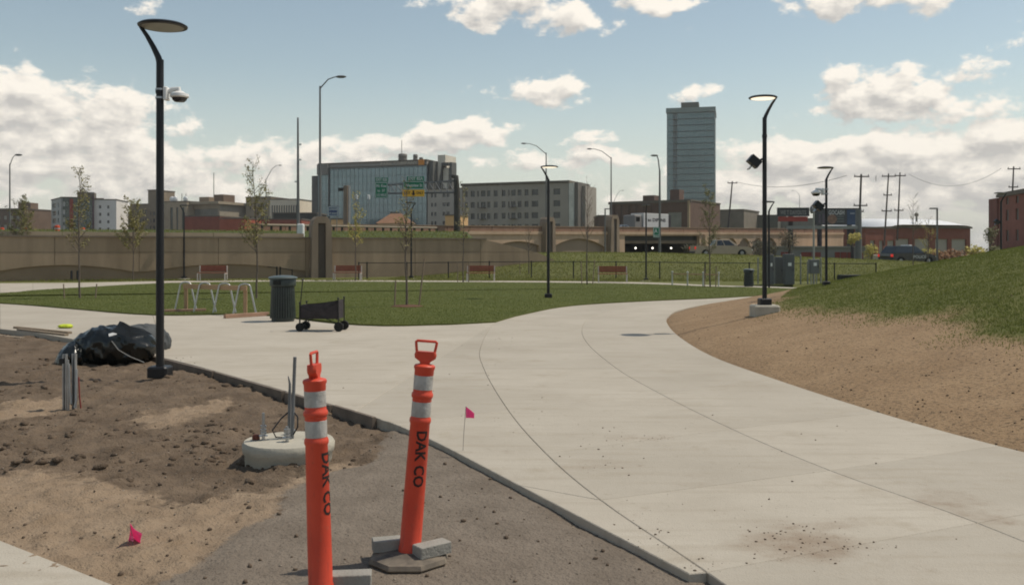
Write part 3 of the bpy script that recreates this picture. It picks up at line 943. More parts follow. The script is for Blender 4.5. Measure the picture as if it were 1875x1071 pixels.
# raised ground behind the wall
def tr(t, v):
    f = WA + WD * t
    nrm = Vector((-WD.y, WD.x)).normalized()
    f = f + nrm * .45
    bk = Vector((-80, 92)).lerp(Vector((-5.3, 99.4)), (t + .6) / 2.185)
    return f.lerp(bk, v)
TT, VV = np.linspace(-.6, 1.585, 60), np.linspace(0, 1, 26)
V, F = [], []
for j, v in enumerate(VV):
    for i, t in enumerate(TT):
        p = tr(t, v)
        V.append((p.x, p.y, 2.33 + .95 * float(sstep(0, .55, v)) + .12 * float(fbm(p.x * .5, p.y * .5, 71)) * float(sstep(0, .15, v))))
for j in range(len(VV) - 1):
    for i in range(len(TT) - 1):
        a = j * 60 + i; F.append((a, a + 1, a + 61, a + 60))
VERGE = lawn_mat('verge_turf', (.060, .082, .026), (.10, .115, .042), (.045, .058, .02))
emb = structure(obj('embankment', np_mesh('embankment', V, F, VERGE)))
# its open end drops to the street below
e0 = [tr(1.585, v) for v in VV]
vs = []
for k, p in enumerate(e0):
    z = V[k * 60 + 59][2]
    vs += [(p.x, p.y, z), (p.x + 2.2, p.y + 1.9, 1.0), (p.x + 3.5, p.y + 2.9, -.3)]
fs = []
for k in range(len(e0) - 1):
    for q in (0, 1): fs.append((3 * k + q, 3 * k + q + 1, 3 * k + q + 4, 3 * k + q + 3))
structure(MB().add(vs, fs).build('bank', VERGE, smooth=True))
r_ = np.random.default_rng(81)
ti, vi = -.2 + 1.78 * r_.random(24000), r_.random(24000) ** 1.6
pts = []
for t, v in zip(ti, vi):
    p = tr(t, v); pts.append((p.x, p.y, 2.33 + .95 * float(sstep(0, .55, v))))
blades('verge_grass', pts, .13, .05, WEED, 82, .9)

# far freeway deck on the left, with its barrier
fw = structure(hide_props(thing('freeway', '', '')))
MB().box((-90, 232, 4.3), (150, 28, 1.4)).build('deck', ASPH, fw)
br = thing('barrier', 'low pale concrete barrier along the far edge of the freeway at left', 'barrier', (-90, 217.5, 5.0))
for i in range(25):
    MB().prism([(-.3, 0), (.3, 0), (.14, .35), (.1, .8), (-.1, .8), (-.14, .35)], -75 + i * 6.0, -75 + i * 6.0 + 5.94, 'x').build('barrier_unit', mat('barrier_concrete', (.30, .27, .22), .9, .12, 1), br)

# ---------------- overpass
BA = Vector((-5.1, 100)); BD = Vector((43, 40)); BL = BD.length
brz = math.atan2(BD.y, BD.x)
S0 = -.42
def bs(px):
    k = (px - 937.5) / FPX
    return (5.1 + 100 * k) / (43 - 40 * k)
def bx(px): return (bs(px) - S0) * BL
def bz(px, py): return ZP(py, 100 + 40 * bs(px))
bo = BA + BD * S0
op = thing('overpass', 'tan concrete freeway overpass with arches and a dark underpass', 'overpass', (bo.x, bo.y, 0), brz)
BXE = (1.42 - S0) * BL
zt0, zt1 = bz(860, 413), bz(1400, 418)
sl_ = (zt1 - zt0) / (bx(1400) - bx(860))
def zt(x): return zt0 + sl_ * (x - bx(860))
def bandpoly(x0, x1, a, b): return [(x0, zt(x0) - b), (x1, zt(x1) - b), (x1, zt(x1) - a), (x0, zt(x0) - a)]
PH = .62
nb = 34
for i in range(nb):
    x0, x1 = BXE * i / nb, BXE * (i + 1) / nb
    MB().prism(bandpoly(x0 + .03, x1 - .03, 0.07, PH), 0, .3, 'y').build('parapet_panel', PARA, op)
MB().prism(bandpoly(0, BXE, 0, .07), -.06, .36, 'y').build('parapet_cap', mat('parapet_cap', (.33, .235, .165), .9, .1, 1), op)
MB().prism(bandpoly(0, BXE, .1, PH), .06, .26, 'y').build('parapet_core', mat('parapet_core', (.36, .26, .18), .9, .1, 1), op)
MB().prism(bandpoly(0, BXE, PH, PH + .34), -.16, .5, 'y').build('ledge', BRIDGEC, op)
xo0, xo1 = bx(1144), bx(1281)
zo = zt(xo0) - PH - .52
low = [(0, -.4)]
def carch(pa, pb, spring, peak):
    a = arc(bx(pa), bx(pb), spring, peak, 16)
    return [(a[0][0], -.4)] + a + [(a[-1][0], -.4)]
low += carch(912, 987, bz(950, 449.5), bz(950, 442))
low += carch(1013, 1107, bz(1060, 452), bz(1060, 437))
low += [(xo0, -.4), (xo0, zo), (xo1, zo + sl_ * (xo1 - xo0)), (xo1, -.4)]
for a in (1306, 1330, 1354, 1378, 1402, 1430):
    low += carch(a, a + 19, bz(a, 446), bz(a, 436))
low += [(BXE, -.4), (BXE, zt(BXE) - PH - .34), (0, zt(0) - PH - .34)]
MB().prism(low, 0, .45, 'y').build('wall', BRIDGEC, op)
b = MB()
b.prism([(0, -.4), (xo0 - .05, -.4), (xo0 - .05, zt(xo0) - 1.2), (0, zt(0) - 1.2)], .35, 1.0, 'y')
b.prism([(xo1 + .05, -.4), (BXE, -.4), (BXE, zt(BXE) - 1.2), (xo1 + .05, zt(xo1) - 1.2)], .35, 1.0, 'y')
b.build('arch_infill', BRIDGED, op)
MB().prism([(xo0 - .3, zo - .95), (xo1 + .3, zo - .9), (xo1 + .3, zo + .4), (xo0 - .3, zo + .1)], .62, 1.1, 'y').build('girder', mat('girder_brown', (.20, .15, .11), .85, .1, 1), op)
for i in range(4):
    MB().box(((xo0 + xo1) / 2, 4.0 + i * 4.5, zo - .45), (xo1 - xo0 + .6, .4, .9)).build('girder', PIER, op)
MB().prism([(0, zt(0) - 1.75), (BXE, zt(BXE) - 1.75), (BXE, zt(BXE) - .95), (0, zt(0) - .95)], .55, 26, 'y').build('deck', ASPH, op)
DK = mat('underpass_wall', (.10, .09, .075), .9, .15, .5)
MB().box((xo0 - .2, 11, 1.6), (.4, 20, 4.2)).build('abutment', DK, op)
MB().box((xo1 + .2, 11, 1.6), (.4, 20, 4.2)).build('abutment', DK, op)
MB().box(((xo0 + xo1) / 2, 21.2, 1.6), (xo1 - xo0 + 2, .4, 4.6)).build('added_end_wall', DK, op)  # wall added at the far end so the underpass stays dark
LITE = mat('underpass_lamp_glow', (1, .95, .85), .5, .02, 1, emit=(1, .93, .8), estr=2.2)
for px in (1147.5, 1178, 1209, 1243):
    x = bx(px)
    MB().ball((x, 1.3, bz(px, 454.3)), .13, 8, 6).build('underpass_lamp', LITE, op)
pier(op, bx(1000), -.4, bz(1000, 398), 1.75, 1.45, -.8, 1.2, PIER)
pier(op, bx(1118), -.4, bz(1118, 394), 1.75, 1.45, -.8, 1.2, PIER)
pier(op, bx(1290), -.4, zt(bx(1290)) - 1.0, 1.0, .9, -.45, .8, BRIDGEC, False)

# guard rail on the raised ground in front of the parapet
gr = thing('guard_rail', 'low guard rail of dark posts on the grass above the wall', 'guard rail', (0, 0, 0))
ra, rb = Vector((XZ(480, 80), 80)), Vector((XZ(800, 90), 90))
dv = (rb - ra); gz = math.atan2(dv.y, dv.x)
def gzz(p): return 3.22
for i in range(22):
    p = ra.lerp(rb, i / 21)
    MB().box((p.x, p.y, 3.45), (.16, .16, .75), gz).build('post', mat('dark_post', (.04, .035, .03), .8, .2, 3), gr)
MB().tube([(ra.x, ra.y - .12, 3.86), (rb.x, rb.y - .12, 3.86)], .10, 6).build('rail', mat('rail_tan', (.33, .27, .20), .7, .1, 2), gr)

# ================================================================== BUILDINGS
def bright(c, f): return tuple(min(x * f * t, .8) for x, t in zip(c, (1.04, .99, .90)))
_mat = mat
def mat(name, c=(), *a, **k):
    if k.get('metal'): return _mat(name, bright(c, 1.35), *a, **k)
    return _mat(name, bright(c, 1.55), *a, **k)
def facade(b, W, H, xw, zw, rec, skip=(), y=0.0):
    xb_ = sorted({0.0, W} | {v for p in xw for v in p}); zb = sorted({0.0, H} | {v for p in zw for v in p})
    xs_, zs_ = {p[0]: p[1] for p in xw}, {p[0]: p[1] for p in zw}
    for i in range(len(xb_) - 1):
        for j in range(len(zb) - 1):
            x0, x1, z0, z1 = xb_[i], xb_[i + 1], zb[j], zb[j + 1]
            if x0 in xs_ and z0 in zs_ and (i, j) not in skip:
                b.add([(x0, y, z0), (x0, y + rec, z0), (x0, y + rec, z1), (x0, y, z1)], [(0, 1, 2, 3)])
                b.add([(x1, y, z0), (x1, y + rec, z0), (x1, y + rec, z1), (x1, y, z1)], [(3, 2, 1, 0)])
                b.add([(x0, y, z0), (x1, y, z0), (x1, y + rec, z0), (x0, y + rec, z0)], [(0, 1, 2, 3)])
                b.add([(x0, y, z1), (x1, y, z1), (x1, y + rec, z1), (x0, y + rec, z1)], [(3, 2, 1, 0)])
            else:
                b.add([(x0, y, z0), (x1, y, z0), (x1, y, z1), (x0, y, z1)], [(0, 1, 2, 3)])

def building(name, label, cat, pxL, dL, pxR, dR, pyT, depth, xw, zw, wall, pane, rec=.25, jit=0.0, z0=0.0, roof=True, panename='window', fr=True):
    """xw/zw: window columns / rows as fractions of width / height"""
    a = Vector((XZ(pxL, dL), dL)); b_ = Vector((XZ(pxR, dR), dR))
    W = (b_ - a).length; H = ZP(pyT, dL) - z0
    rz = math.atan2(b_.y - a.y, b_.x - a.x)
    root = thing(name, label, cat, (a.x, a.y, z0), rz)
    X = [(p * W, q * W) for p, q in xw]; Z = [(p * H, q * H) for p, q in zw]
    b = MB()
    facade(b, W, H, X, Z, rec)
    b.add([(0, 0, 0), (0, depth, 0), (0, depth, H), (0, 0, H)], [(0, 3, 2, 1)])
    b.add([(W, 0, 0), (W, depth, 0), (W, depth, H), (W, 0, H)], [(0, 1, 2, 3)])
    b.add([(0, depth, 0), (W, depth, 0), (W, depth, H), (0, depth, H)], [(0, 3, 2, 1)])
    me = bpy.data.meshes.new('wall'); me.from_pydata(b.v, [], b.f); me.materials.append(wall)
    obj('wall', me, root)
    if roof:
        MB().box((W / 2, depth / 2, H + .12), (W + .3, depth + .3, .3)).build('roof', mat('dark_roof', (.09, .08, .068), .9, .1, 1), root)
    cache = {}
    rj = random.Random(len(name) + int(pxL))
    for x0, x1 in X:
        for zz0, zz1 in Z:
            k = (round(x1 - x0, 3), round(zz1 - zz0, 3))
            if k not in cache:
                mb = MB().box((0, 0, 0), (k[0], .06, k[1]))
                cache[k] = mb.mesh(panename, pane)
            o = obj(panename, cache[k], root, ((x0 + x1) / 2, rec, (zz0 + zz1) / 2))
            if jit: o.rotation_euler = (rj.uniform(-jit, jit), 0, rj.uniform(-jit, jit))
    return root, W, H
def even(n, a=0.0, b=1.0, fill=.5, off=.5):
    s = (b - a) / n
    return [(a + s * i + s * (1 - fill) * off, a + s * i + s * (1 - fill) * off + s * fill) for i in range(n)]

GLASSB = mat('curtain_glass_blue', (.125, .175, .21), .16, .14, .12, metal=.55, spec=.6)
GLASST = mat('tower_glass_teal', (.085, .128, .145), .2, .14, .07, metal=.55, spec=.6)
PANEB = mat('window_glass_dark', (.035, .04, .045), .15, .2, .5, spec=.6)
FRAME = mat('curtain_wall_frame', (.13, .155, .17), .5, .1, .3, metal=.4)

# glass office block with its rooftop plant
gb, W, H = building('office_building', 'wide blue glass office block with grey upper band, cylinders on its roof', 'building', 582, 300, 781, 286, 309.5, 22, even(26, 0, 1, .975), even(12, 0, .985, .95), FRAME, GLASSB, .12, .006, panename='pane')
H2 = ZP(302, 300)
MB().box((W / 2, 11, (H + H2) / 2 + .15), (W, 21.6, H2 - H - .3)).build('upper_band', mat('office_grey_band', (.20, .195, .19), .8, .08, .3), gb)
MB().box((W / 2, 11, H2 + .2), (W + .2, 22, .45)).build('parapet', mat('dark_roof', (.07, .06, .05)), gb)
MB().box((-1.2, 9, ZP(322, 300) / 2), (2.2, 18, ZP(322, 300))).build('stair_wing', mat('dark_cladding', (.075, .078, .076), .7, .1, 1), gb)
MB().box((2.0, -.35, (H + H2) / 2 - 1.0), (4.0, .5, H2 - H + 2.0)).build('corner_panel', mat('corner_grey', (.15, .145, .14), .8, .08, .3), gb)
MB().box((4.2, -.2, H / 2), (.3, .35, H)).build('downpipe', mat('dark_cladding', ()), gb)
MB().box((W + 1.0, 6, H2 / 2), (1.4, 10, H2)).build('end_fin', mat('dark_cladding', ()), gb)
MB().box((W + 3.2, 8, (H2 + 2) / 2), (2.6, 8, H2 + 2)).build('white_pier', mat('pale_cladding', (.42, .40, .36), .8, .08, .5), gb)
k = 286 / FPX
TANK = mat('roof_tank_grey', (.13, .125, .12), .7, .15, 1)
for pxc, w, p0, p1, nm in ((743, 17, 296, 278, 'roof_tank'), (770, 9, 297, 280, 'roof_tank'), (782, 8, 297, 286, 'roof_vent'), (764, 13, 299, 291, 'roof_unit')):
    x = (pxc - 582) * k
    r = w * k / 2
    h0, h1 = H2 + .9, ZP(p1, 290)
    MB().lathe([(r, h0), (r, h0 + (h1 - h0) * .35), (r * .9, h0 + (h1 - h0) * .4), (r, h0 + (h1 - h0) * .5), (r, h1 - .3), (r * .85, h1)], 16, (x, 7, 0)).build(nm, TANK, gb, True)
MB().tube([((741 - 582) * k, 7, H2), ((741 - 582) * k, 7, ZP(252, 290))], .1, 5).build('aerial', TANK, gb)

# flat lettering helper
def text_mesh(s, size, m, align='CENTER', ext=.0, width=None):
    cu = bpy.data.curves.new('t', 'FONT'); cu.body = s; cu.size = size; cu.align_x = align; cu.align_y = 'CENTER'; cu.extrude = ext; cu.offset = .028 * size; cu.resolution_u = 2
    o = bpy.data.objects.new('t', cu); col.objects.link(o)
    bpy.context.view_layer.update()
    me = bpy.data.meshes.new_from_object(o.evaluated_get(bpy.context.evaluated_depsgraph_get()))
    bpy.data.objects.remove(o); bpy.data.curves.remove(cu)
    me.name = 'lettering'; me.materials.clear(); me.materials.append(m)
    if width:
        xs_ = [v.co.x for v in me.vertices]; w = max(xs_) - min(xs_); f = width / w
        for v in me.vertices: v.co.x *= f
    return me
def sign_text(parent, s, size, m, loc, width=None, rot=(R(90), 0, 0)):
    return obj('lettering', text_mesh(s, size, m, width=width), parent, loc, rot)
sign_text(gb, 'PARK COMPANY', 1.3, mat('pale_letters', (.34, .31, .27), .7, .05, 1), (W - 9.6, -.06, (H + H2) / 2 + .1), 13)
MB().box((W - 1.7, -.15, (H + H2) / 2 + .2), (2.0, .2, 1.7)).build('emblem', mat('orange_emblem', (.42, .17, .03), .6, .1, 1), gb)

# grey rendered block beside it, framed rooftop stack
sb, W, H = building('office_wing', 'pale grey block with paired windows between glass office and flats', 'building', 783, 282, 846, 276, 370 - 22, 18, [(.10, .16), (.2, .26), (.44, .53), (.555, .645), (.76, .84), (.87, .95)], even(7, .02, .98, .42), mat('pale_grey_render', (.26, .245, .225), .85, .06, .3), PANEB)
MB().prism([(2.3, H), (3.2, H), (4.0, H + 8.2), (6.6, H + 8.2), (6.6, H + 7.4), (4.3, H + 7.4)], 1.5, 4, 'y').build('roof_frame', mat('dark_cladding', ()), sb)
MB().box((7.2, 3, H + 4.1), (.9, 2.6, 8.2)).build('roof_frame', mat('dark_cladding', ()), sb)
MB().box((4.9, 3.4, H + 3.4), (2.0, 1.6, 6.6)).build('flue', mat('pale_cladding', ()), sb)

# apartment block
CR = mat('flats_brown_grey', (.215, .20, .185), .85, .08, .25)
cols = [(.03, .055), (.085, .125), (.15, .165), (.185, .23), (.245, .275), (.31, .345), (.385, .42), (.445, .458), (.475, .515), (.535, .57), (.60, .635), (.665, .725), (.80, .83), (.865, .925)]
ap, W, H = building('apartment_block', 'long grey apartment block with six rows of windows behind the overpass', 'building', 846, 250, 1041, 238, 341, 16, cols, even(6, .02, .965, .52), CR, mat('flats_glass', (.028, .034, .036), .15, .35, .4, spec=.5), .3)
MB().box((W / 2, 8, H + .35), (W + .6, 16.6, .6)).build('roof_edge', mat('dark_roof', ()), ap)
MB().box((W + .75, 4, H / 2), (1.3, 8, H)).build('stair_glazing', mat('pale_glazing', (.36, .37, .36), .4, .2, .6), ap)
MB().box((W + 1.9, 5, H / 2 + .1), (1.0, 9, H + .2)).build('end_wall', mat('flats_dark_end', (.10, .095, .09), .85, .1, .3), ap)
MB().box((W + 2.9, 8, H / 2 - .3), (1.0, 9, H - .6)).build('end_wall', CR, ap)
for i, q in enumerate((.185, .475)):
    for j in range(5):
        z = H * (.02 + .945 * (j + .2) / 6)
        MB().box((W * (q + .022), -.55, z + .1), (W * .06, 1.0, .14)).build('balcony', mat('balcony_dark', (.06, .055, .05), .8, .1, 1), ap)

# tower
D = 510
TW, W, H = building('tower', 'tall teal glass residential tower standing alone above the overpass', 'tower', 1221, D, 1309, D - 6, 208, 26, [(.005, .13)] + even(5, .22, .80, .985) + [(.805, .995)], even(23, 0, 1, .90), mat('tower_frame', (.085, .11, .118), .6, .1, .1), GLASST, .3, .005, panename='pane')
MB().box((W * .5, 12, H + 1.4), (W + .8, 26, 2.6)).build('crown', mat('tower_crown', (.13, .165, .165), .35, .1, .1, metal=.3), TW)
MB().box((W * .475, 10, H + 4.2), (W * .37, 12, 4.2)).build('penthouse', mat('penthouse_grey', (.075, .078, .07), .8, .1, .2), TW)
for j in range(1, 23):
    z = H * j / 23
    MB().box((W * .175, -.6, z), (W * .075, 1.4, .35)).build('balcony', mat('tower_balcony', (.13, .14, .13), .7, .1, .3), TW)
    MB().box((W * .55, -.1, z), (W * .86, .25, .34)).build('floor_edge', mat('floor_edge_dark', (.045, .055, .06), .6, .1, .2), TW)

# brown brick block with chimney-like stack and annex
BRN = mat('brown_brick', (.085, .056, .046), .9, .12, .8)
bb, W, H = building('brick_warehouse', 'long dark brown brick warehouse behind the overpass left of the tower', 'building', 1116, 225, 1264, 214, 372, 20, [(.735, .895)], [(.42, .80)], BRN, mat('faded_wall_panel', (.14, .14, .13), .8, .2, .6), .08, panename='wall_panel')
MB().box((W / 2, 0, H - .1), (W + .5, .5, .5)).build('cornice', mat('dark_roof', ()), bb)
MB().box((W * .41, 6, H + .9), (3.0, 4, 1.8)).build('roof_house', BRN, bb)
MB().box((W * .665, 9, H + 1.5), (2.4, 3, 3.4)).build('stack', BRN, bb)
MB().box((W - .25, -.3, H / 2), (.5, .5, H)).build('end_pilaster', mat('end_stone', (.22, .17, .12), .9, .1, 1), bb)
for i in range(7):
    MB().box((W * (.06 + i * .095), -.08, H * .5), (.35, .14, H * .92)).build('pilaster', mat('brown_brick_dark', (.06, .042, .035), .9, .1, 1), bb)
building('annex', 'small brown flat roofed annex at left end of dark brick warehouse', 'building', 1096, 222, 1120, 222, 396, 12, [(.3, .6)], [(.5, .7)], mat('annex_brown', (.085, .060, .05), .9, .1, 1), PANEB)

# white and green hotel-like block at far left
wb, W, H = building('white_block', 'white rendered block with two columns of small square windows at far left', 'building', 171, 290, 213, 291, 366, 14, [(.24, .34), (.60, .70)], even(7, .02, .94, .42), mat('white_render', (.44, .43, .43), .85, .05, .3), PANEB)
gw, W, H = building('green_block', 'dark green glazed block with a red strip joined to white block', 'building', 112, 286, 172, 289, 362, 13, [(.06, .24), (.42, .56), (.60, .74), (.78, .92)], even(7, .02, .96, .6), mat('green_grey_clad', (.085, .095, .085), .7, .1, .3), mat('green_glass', (.05, .07, .065), .15, .2, .3, metal=.3, spec=.6))
MB().box((W * .31, -.15, H * .55), (W * .10, .3, H * .86)).build('red_strip', mat('red_clad', (.17, .035, .025), .8, .1, 1), gw)
MB().box((W * .73, 5, H + .9), (W * .52, 7, 2.0)).build('roof_house', mat('dark_roof', ()), gw)
MB().box((W * .98, -.15, H * .52), (W * .05, .3, H * 1.03)).build('dark_strip', mat('plum_strip', (.06, .035, .045), .8, .1, 1), gw)
bw, W, H = building('side_block', 'pale striped wing at left end of dark green glazed block', 'building', 94, 300, 113, 286, 367, 12, [(.08, .45), (.6, .75)], even(7, .02, .96, .6), mat('striped_render', (.30, .30, .30), .8, .1, .4), mat('side_glass', (.09, .12, .12), .2, .2, .5, spec=.6))
# brown institutional blocks, far left
TAN = mat('tan_brick', (.17, .135, .10), .9, .12, .5); TAN2 = mat('buff_stone', (.21, .18, .14), .9, .1, .5); BRK = mat('red_brick_far', (.17, .052, .036), .9, .15, .7)
building('brick_hall', 'dark brown brick hall with pale window row at left edge', 'building', -60, 300, 44, 296, 384, 20, even(8, .05, .95, .5), [(.3, .42), (.55, .67), (.78, .86)], mat('umber_brick', (.10, .072, .055), .9, .12, .6), mat('pale_window', (.20, .20, .18), .3, .3, .4))
bt, W, H = building('buff_tower_house', 'buff stone house with taller square tower beside left sapling', 'building', 36, 310, 66, 310, 386, 14, even(4, .05, .95, .45), even(4, .1, .95, .4), TAN2, PANEB)
MB().box((.8, 4, H + 1.1), (4.2, 5, 3.4)).build('tower', mat('umber_brick', ()), bt)
building('low_block', 'low brown and white striped block left of striped wing', 'building', 66, 320, 93, 318, 396, 12, even(5, .05, .95, .45), even(3, .1, .95, .5), TAN, mat('pale_window', ()))
building('mid_block', 'tan brick block right of the white rendered block', 'building', 214, 330, 246, 328, 392, 16, even(6, .05, .95, .4), even(4, .1, .95, .4), TAN, PANEB)
sc_, W, H = building('stepped_block', 'tan brick block with a thin dark roofline behind bare saplings', 'building', 238, 325, 276, 322, 375, 16, even(7, .05, .95, .4), even(5, .08, .95, .4), mat('tan_grey_brick', (.15, .125, .095), .9, .12, .5), PANEB)
tt, W, H = building('stair_tower', 'tall narrow tan tower behind the nearest lamp post', 'tower', 271, 322, 286, 321, 349, 10, [(.25, .38), (.6, .85)], even(6, .05, .7, .5), mat('tan_grey_brick', ()), PANEB)
st, W, H = building('station_block', 'tan concrete block with dark vertical glass strips and dishes on roof', 'building', 286, 318, 342, 312, 371, 18, [(.02, .10), (.46, .55), (.66, .72), (.84, .92)], [(.06, .9)], TAN2, mat('strip_glass', (.04, .055, .05), .2, .2, .5, spec=.6))
for px, py in ((314, 365), (322, 365), (347, 366)):
    MB().ball(((px - 286) * 318 / FPX, 2, H + .9 + (367 - py) * .1), 1.0, 10, 6, (1, .6, 1)).build('dish', WHITE, st)
for px in (322, 332):
    MB().tube([((px - 286) * 318 / FPX, 5, H), ((px - 286) * 318 / FPX, 5, H + 3.2)], .12, 5).build('aerial', TANK, st)
bn, W, H = building('bank_block', 'broad grey stone block with projecting flat roof and roof masts', 'building', 342, 316, 402, 311, 374, 18, even(1, .02, .98, .94), [(.62, .70), (.78, .9)], mat('grey_stone_far', (.20, .18, .15), .9, .08, .5), mat('band_glass', (.10, .105, .10), .3, .2, .5), .4, panename='window_band')
MB().box((W / 2, 8, H + .2), (W + 2.2, 20, .9)).build('roof_slab', TAN2, bn)
MB().box((W * .35, 6, H + 1.5), (W * .30, 6, 2)).build('roof_house', TAN, bn)
MB().box((W * .80, 6, H + 1.9), (W * .28, 6, 2.6)).build('roof_house', mat('umber_brick', ()), bn)
MB().tube([(W * .47, 6, H), (W * .47, 6, ZP(314, 314))], .14, 5).build('mast', mat('mast_grey', (.16, .16, .15), .6, .1, 1), bn)
building('red_shop', 'dark red brick row with grey shop fronts behind the freeway', 'building', 338, 262, 402, 260, 397, 16, even(6, .03, .97, .6), [(.30, .52)], BRK, mat('shop_front', (.13, .13, .12), .4, .3, .4))
building('red_shop', 'bright red brick house right of dark red shop row', 'building', 402, 260, 448, 258, 401, 14, even(4, .08, .95, .4), [(.3, .55)], mat('bright_brick', (.24, .065, .038), .9, .12, .7), PANEB)
building('dark_shed', 'dark flat roofed shed left of the blue glass office block', 'building', 500, 262, 580, 262, 391, 14, even(5, .04, .6, .6), [(.25, .55)], mat('near_black_clad', (.03, .032, .028), .8, .1, .5), BRK)
building('red_garage', 'low red brick garage with dark openings below white colonnade block', 'building', 478, 240, 552, 240, 402, 12, even(8, .04, .96, .55), [(.35, .62)], BRK, PANEB)
cb, W, H = building('colonnade_block', 'cream block with a row of tall white columns under a flat roof', 'building', 494, 320, 546, 318, 366, 14, even(11, .04, .97, .55), [(.56, .90)], mat('cream_stone', (.46, .42, .36), .85, .06, .5), PANEB, .5)
building('buff_block', 'plain buff block with a shallow roof left of white colonnade', 'building', 450, 322, 496, 320, 362, 16, even(5, .1, .95, .3), even(4, .1, .95, .4), TAN2, PANEB)
# little houses seen over the parapet
hs = thing('house', 'small house with low brown hipped roof in front of glass office block', 'house', (XZ(722, 200), 200, 3.2))
MB().box((0, 3, 2.2), (7.2, 6, 4.4)).build('wall', mat('house_cream', (.30, .24, .18), .9, .1, 1), hs)
MB().add([(-4, -.4, 4.4), (4, -.4, 4.4), (4, 6.4, 4.4), (-4, 6.4, 4.4), (-1.2, 3, 6.6), (1.2, 3, 6.6)], [(0, 1, 5, 4), (1, 2, 5), (2, 3, 4, 5), (3, 0, 4), (0, 3, 2, 1)]).build('roof', mat('house_roof', (.15, .085, .055), .9, .15, 1), hs)
for x in (-2.4, -.8, .8, 2.4): MB().box((x, -.05, 2.6), (.8, .12, 1.2)).build('window', PANEB, hs)
building('sandstone_hut', 'small orange tan flat roofed hut beside the sign gantry post', 'building', 815, 200, 836, 199, 395, 6, [(.3, .6)], [(.4, .6)], mat('orange_stone', (.40, .26, .14), .9, .08, 1), PANEB, z0=2.5)
building('sandstone_hut', 'low tan hut under the blue road sign', 'building', 606, 190, 628, 190, 402, 6, [(.3, .6)], [(.4, .6)], mat('orange_stone', ()), PANEB, z0=2.5)
building('roof_kiosk', 'grey kiosk with dark louvres in front of blue glass block', 'building', 715, 230, 730, 230, 390, 5, [(.15, .85)], [(.55, .8)], mat('kiosk_grey', (.20, .20, .19), .8, .1, 1), mat('near_black_clad', ()), z0=2.5, panename='louvre')

# ---------------- right of the tower
building('grey_store', 'grey brown store with white door right of the tower foot', 'building', 1306, 250, 1362, 246, 386, 16, [(.13, .27), (.5, .62)], [(.42, .62)], mat('store_grey', (.13, .115, .10), .9, .12, .6), mat('store_window', (.40, .40, .38), .4, .3, .6))
building('grey_store', 'dark green grey low store between tower and billboards', 'building', 1360, 260, 1424, 256, 396, 16, even(4, .1, .9, .5), [(.45, .68)], mat('store_dark', (.075, .078, .07), .9, .12, .6), PANEB)
building('grey_store', 'long grey low depot behind the red edged billboard', 'building', 1420, 262, 1500, 258, 402, 16, even(6, .05, .95, .5), [(.5, .7)], mat('depot_grey', (.13, .13, .125), .9, .12, .6), PANEB)
wr = thing('warehouse', 'red brick warehouse with curved bright white roof and pale roller doors', 'warehouse', (XZ(1632, 172), 172, .2), math.atan2(5, 17))
W = (1800 - 1632) * 172 / FPX * 1.05; H = ZP(415, 172) - .2
RB = mat('warehouse_brick', (.155, .062, .046), .9, .12, .6)
b = MB(); xw = [(W * a, W * c) for a, c in ((.03, .22), (.29, .47), (.55, .71), (.76, .945))]
facade(b, W, H, xw, [(.2, H * .62)], .3)
b.add([(0, 0, 0), (0, 22, 0), (0, 22, H), (0, 0, H)], [(0, 3, 2, 1)]); b.add([(W, 0, 0), (W, 22, 0), (W, 22, H), (W, 0, H)], [(0, 1, 2, 3)])
b.build('wall', RB, wr)
for x0, x1 in xw:
    d = MB().box(((x0 + x1) / 2, .3, .2 + (H * .62 - .2) / 2), (x1 - x0, .08, H * .62 - .2)).build('roller_door', mat('roller_door_grey', (.26, .25, .23), .7, .05, .5), wr)
vs, fs = [], []
for i in range(25):
    u = i / 24
    e = min(1, math.sin(PI * min(max(u, .0), 1)) * 2.4) ** .6 if 0 < u < 1 else 0
    for j in range(13):
        v = j / 12
        vs.append((-.15 + (W + .3) * u, -.3 + 22.4 * v, H + .05 + (1.75 * e) * math.sin(PI * (.03 + .94 * v)) ** .7))
for i in range(24):
    for j in range(12): fs.append((i * 13 + j, (i + 1) * 13 + j, (i + 1) * 13 + j + 1, i * 13 + j + 1))
MB().add(vs, fs).build('roof', mat('white_membrane', (.62, .60, .57), .5, .03, .5), wr, True)
MB().box((W / 2, -.25, H - .12), (W + .3, .3, .3)).build('eaves', mat('dark_roof', ()), wr)
MB().tube([(W * .36, 1, H + 1.0), (W * .36, 1, H + 2.1)], .2, 6).build('vent', TANK, wr)
MB().ball((W * .36, 1, H + 2.3), .4, 8, 6).build('vent_cowl', TANK, wr)
building('brick_lean_to', 'lower red brick shed with grey panels left of the white roofed warehouse', 'building', 1585, 168, 1640, 172, 418, 14, [(.15, .30), (.45, .58), (.72, .95)], [(.1, .62)], RB, mat('grey_panel', (.24, .235, .22), .8, .1, .5), panename='panel')
rb, W, H = building('brick_mill', 'tall red brick mill with arched windows at right edge of view', 'building', 1829, 150, 1990, 118, 357, 20, even(7, .05, .98, .28), [(.30, .46), (.60, .76), (.84, .94)], mat('mill_brick', (.145, .062, .05), .9, .15, .6), mat('mill_window', (.10, .12, .12), .25, .3, .4, spec=.5))
MB().box((-2.0, 3.2, (ZP(364, 152)) / 2), (4.0, 7, ZP(364, 152))).build('stair_tower', mat('mill_brick_dark', (.115, .05, .042), .9, .15, .6), rb)
MB().box((-4.05, .1, (ZP(364, 152)) / 2), (.25, .4, ZP(364, 152))).build('red_downpipe', mat('red_clad', ()), rb)
MB().box((W / 2, -.15, H - .2), (W + .3, .5, .5)).build('cornice', mat('dark_roof', ()), rb)
